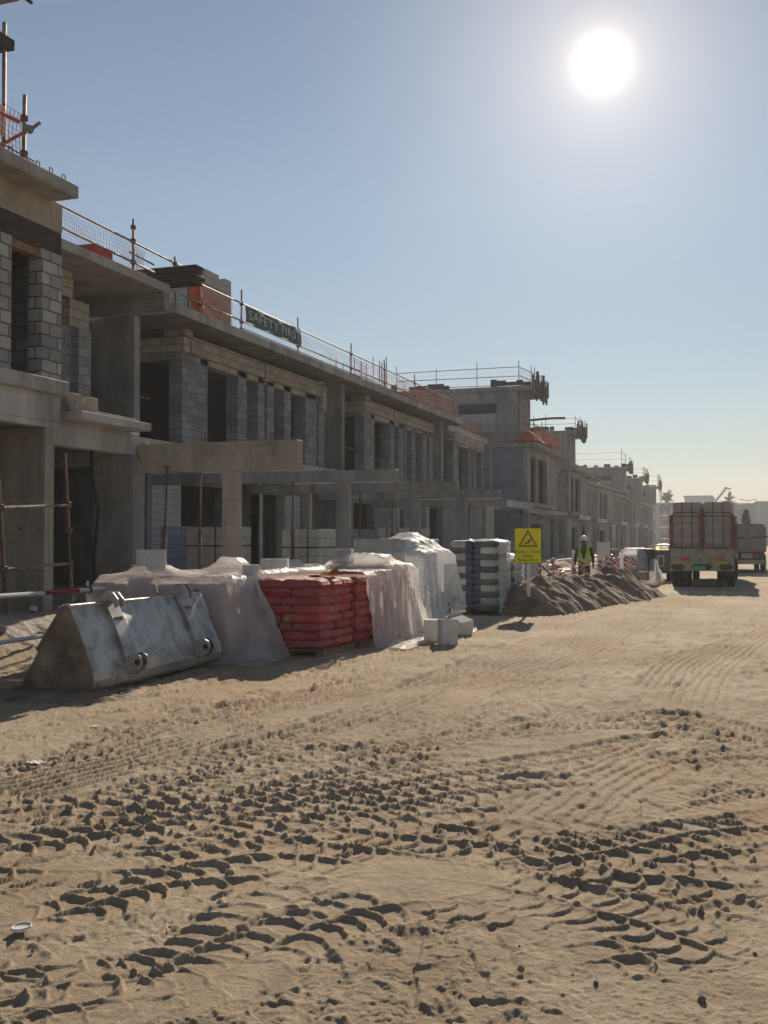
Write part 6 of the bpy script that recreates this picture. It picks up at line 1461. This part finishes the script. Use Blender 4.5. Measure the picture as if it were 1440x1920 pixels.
# ------------------------------------------------------------------ far background
mat('far_wall', (.26, .27, .29), .9, var=.12, vscale=.05); mat('far_pale', (.33, .34, .35), .9, var=.1, vscale=.05); mat('window_dark', (.10, .11, .12), .6)
def far_block(lab, u0, u1, v, D, m, depth=30, rows=3):
    Yd = D; x0, x1 = xY(u0, Yd), xY(u1, Yd); z = atY((u0 + u1) / 2, v, Yd).z
    t = thing('building', lab, 'building', ((x0 + x1) / 2, Yd, -.5), 'low grey buildings on the horizon')
    MB().box(x0, x1, Yd, Yd + depth, -.5, z).build('wall', m, t); MB().box(x0 - .4, x1 + .4, Yd - .4, Yd + depth + .4, z, z + .5).build('parapet', 'far_pale', t)
    n = max(2, int((x1 - x0) / 9))
    for r_ in range(rows):
        for k in range(n):
            if n * rows > 90: break
            x = x0 + (x1 - x0) * (k + .35) / n; zz = 2.0 + r_ * 3.6
            if zz + 1.6 < z: MB().box(x, x + 2.2, Yd - .06, Yd - .005, zz, zz + 1.5).build('window', 'window_dark', t)
    return t
far_block('long low hazy grey building across the end of the road', 1236, 1420, 947.5, 330, 'far_wall')
far_block('blocky grey building rising behind the loaded truck', 1284, 1334, 932, 372, 'far_pale', rows=1)
far_block('pale building at the right edge of the horizon', 1418, 1640, 942, 325, 'far_pale')
far_block('farther grey building left of the loaded truck', 1205, 1258, 946, 300, 'far_wall')
mat('frond', (.075, .095, .05), .8, var=.4); mat('palm_trunk', (.20, .15, .10), .9, var=.4, vscale=8); mat('leaf_dark', (.035, .055, .035), .8, var=.5, vscale=2)
def palm(u, v, D, s, lab):
    p = atY(u, v, D); t = thing('palm_tree', lab, 'palm tree', (p.x, D, -.5), 'palms over the far buildings')
    MB().tube([(p.x, D, -.5), (p.x + .2, D, p.z * .5), (p.x, D, p.z)], .35, 8, r2=.22).build('trunk', 'palm_trunk', t)
    b = MB(); r = random.Random(int(u))
    for k in range(26):
        a = r.uniform(0, 6.28); el = r.uniform(-.3, 1.35); L_ = s * r.uniform(.8, 1.15); pts = []
        for i in range(8): q = i / 7; pts.append(Vector((p.x + math.cos(a) * math.cos(el) * L_ * q, D + math.sin(a) * math.cos(el) * L_ * q, p.z + math.sin(el) * L_ * q - .75 * L_ * q * q * max(.25, math.cos(el)))))
        for i in range(1, 8):
            d = (pts[i] - pts[i - 1]).normalized(); sd_ = d.cross(Vector((0, 0, 1))).normalized(); lw = s * .20 * math.sin(math.pi * (i / 8.2))
            for sg in (-1, 1):
                for jj in (0, .5):
                    c = pts[i - 1].lerp(pts[i], jj); b.add([c, c + d * .35 * s / 3, c + sd_ * sg * lw + d * lw * .8 - Vector((0, 0, lw * .35))], [(0, 1, 2)])
    b.build('crown', 'frond', t)
palm(1250, 941, 290, 3.6, 'palm at the left over the far grey building'); palm(1366, 941, 300, 3.4, 'palm over the middle of the loaded truck')
def bushy(u0, u1, v, D, lab):
    x0, x1 = xY(u0, D), xY(u1, D); z = atY((u0 + u1) / 2, v, D).z; xc = (x0 + x1) / 2; w = (x1 - x0) / 2
    t = thing('tree', lab, 'tree', (xc, D, -.3)); MB().tube([(xc, D, -.3), (xc, D, z * .6)], .18, 7, r2=.07).build('trunk', 'palm_trunk', t)
    b = MB(); r = random.Random(5)
    for k in range(2600):
        h = r.random() ** .8; zz = 1.0 + (z - 1.0) * h; rad = w * (1.1 - h * .55) * (.75 + .35 * math.sin(h * 9 + 1)); a = r.uniform(0, 6.28); q = rad * r.random() ** .5
        c = Vector((xc + q * math.cos(a), D + q * math.sin(a), zz)); s = r.uniform(.10, .22); d1 = Vector((r.gauss(0, 1), r.gauss(0, 1), r.gauss(0, 1))).normalized() * s; d2 = Vector((r.gauss(0, 1), r.gauss(0, 1), r.gauss(0, 1))).normalized() * s
        b.add([c, c + d1, c + d2], [(0, 1, 2)])
    b.build('crown', 'leaf_dark', t)
bushy(1389, 1409, 957, 120, 'dark narrow tree behind the grey box-bodied truck')
t = thing('mobile_crane', 'thin crane boom raised above the far grey building', 'crane', (xY(1337, 420), 420, 0)); a_, c_ = atY(1330, 955, 420), atY(1361, 916, 420)
MB().bar(a_, c_, .9, .9).build('boom', 'far_wall', t); MB().bar(c_ + Vector((-.6, 0, .4)), c_ + Vector((1.8, 0, -.2)), .5).build('boom_head', 'dark_steel', t)
MB().tube([c_ + Vector((.8, 0, 0)), c_ + Vector((.8, 0, -5.5))], .05, 4).build('cable', 'dark_steel', t); MB().box(c_.x + .5, c_.x + 1.1, 419.8, 420.3, c_.z - 7, c_.z - 5.5).build('hook_block', 'dark_steel', t)
MB().box(a_.x - 4, a_.x + 3, 419, 422, -.3, 3).build('carrier', 'dark_steel', t)
q = atY(1403, 939, 310); t = thing('street_lamp', 'twin-arm street lamp on the horizon left of the right-hand pale building', 'street lamp', (q.x, 310, -.5)); MB().tube([(q.x, 310, -.5), (q.x, 310, q.z)], .12, 6, r2=.08).build('pole', 'far_wall', t)
for s in (-1, 1): MB().bar((q.x, 310, q.z), (q.x + s * 1.6, 310, q.z + .35), .14).build('arm', 'far_wall', t); MB().box(q.x + s * 1.3, q.x + s * 2.2, 309.8, 310.2, q.z + .25, q.z + .45).build('lamp_head', 'far_pale', t)

# ------------------------------------------------------------------ litter on the sand
p = atZ(40, 1746, .0); z = .012
b = MB(); n = 32
for (r_, h) in ((.001, .004), (.030, .004), (.036, .005), (.039, .010), (.043, .010), (.045, .007), (.046, .001)):
    for j in range(n): th = 2 * math.pi * j / n; b.v.append((p.x + r_ * math.cos(th), p.y + r_ * math.sin(th), z + h + .05 * r_ * math.sin(th) + .05 * .05 + .06 * r_ * math.cos(th)))
for i in range(6):
    for j in range(n): b.f.append((i * n + j, i * n + (j + 1) % n, (i + 1) * n + (j + 1) % n, (i + 1) * n + j))
tag(b.build('cup_lid', 'aac', smooth=True), 'round white plastic lid lying on the sand at the lower left', 'lid')
for k, (u, v, s, lab) in enumerate(((68, 1434, .06, 'crumpled white scrap on the sand at the left'), (177, 1366, .04, 'small shiny white scrap below the loader bucket'))):
    p = atZ(u, v, .0); P = np.array([[(p.x + s * (i - 3) / 3 + .01 * math.sin(j * 3 + i), p.y + s * (j - 3) / 4, .022 + .006 * math.sin(i * 1.9 + j * 1.3)) for j in range(7)] for i in range(7)])
    tag(grid_mesh('litter', P, 'white_paint'), lab, 'litter')
mat('pebble', (.26, .20, .14), .95, var=.4, vscale=30)
def stone(x, y, s, seed, lab, grp=None, z=None):
    r = random.Random(seed); b = MB(); n, m_ = 8, 6
    for i in range(m_ + 1):
        ph = math.pi * i / m_
        for j in range(n): th = 2 * math.pi * j / n; q = s * (1 + r.uniform(-.22, .22)); b.v.append((x + q * math.sin(ph) * math.cos(th), y + q * math.sin(ph) * math.sin(th), (z or .0) + s * .35 + .75 * q * math.cos(ph)))
    for i in range(m_):
        for j in range(n): b.f.append((i * n + j, i * n + (j + 1) % n, (i + 1) * n + (j + 1) % n, (i + 1) * n + j))
    return tag(b.build('stone', 'pebble'), lab, 'stone', grp)
p = atZ(977, 1819); stone(p.x, p.y, .016, 1, 'dark pebble on the smooth sand low in the middle of the picture')
p = atZ(1316, 1876); stone(p.x, p.y, .016, 2, 'dark pebble near the lower right corner')
p = atZ(1118, 1844); stone(p.x, p.y, .010, 3, 'tiny dark pebble between the two larger pebbles')
GS = 'small stones scattered on the sand'
for k in range(36):
    u = random.uniform(20, 1430); v = random.uniform(1330, 1900); p = atZ(u, v); stone(p.x, p.y, random.uniform(.004, .010), 50 + k, 'small brown stone scattered on the sand', GS)
GR = 'broken block pieces on the dirt by the nearest house'
for k in range(26):
    x = random.uniform(-11.5, -8.9); y = random.uniform(12.0, 16.5)
    if x > -9.3 and y > 13: continue
    s = random.uniform(.04, .14); o = block(x, y, zg(x, y) + .01, random.uniform(0, 3), s * 1.5, s, s * .7, 'broken block piece on the dirt by the nearest house', random.choice(('aac', 'aac_grey', 'concrete_tan')), (random.uniform(-.4, .4), random.uniform(-.4, .4)), GR)

# ------------------------------------------------------------------ dusty air
HZ = 0.0005
hb = MB().box(-150, 260, -30, 560, -3.5, 32); ho = hb.build('haze', mat('haze_surface', (1, 1, 1)))
hm_ = bpy.data.materials.new('haze'); hm_.use_nodes = True; hn = hm_.node_tree.nodes; hn.clear(); oo = hn.new('ShaderNodeOutputMaterial'); pv = hn.new('ShaderNodeVolumePrincipled')
pv.inputs['Color'].default_value = (.86, .90, .96, 1); pv.inputs['Density'].default_value = HZ; pv.inputs['Anisotropy'].default_value = .35
hm_.node_tree.links.new(pv.outputs[0], oo.inputs['Volume']); ho.data.materials.clear(); ho.data.materials.append(hm_); tag(ho, None, None, None, 'stuff')
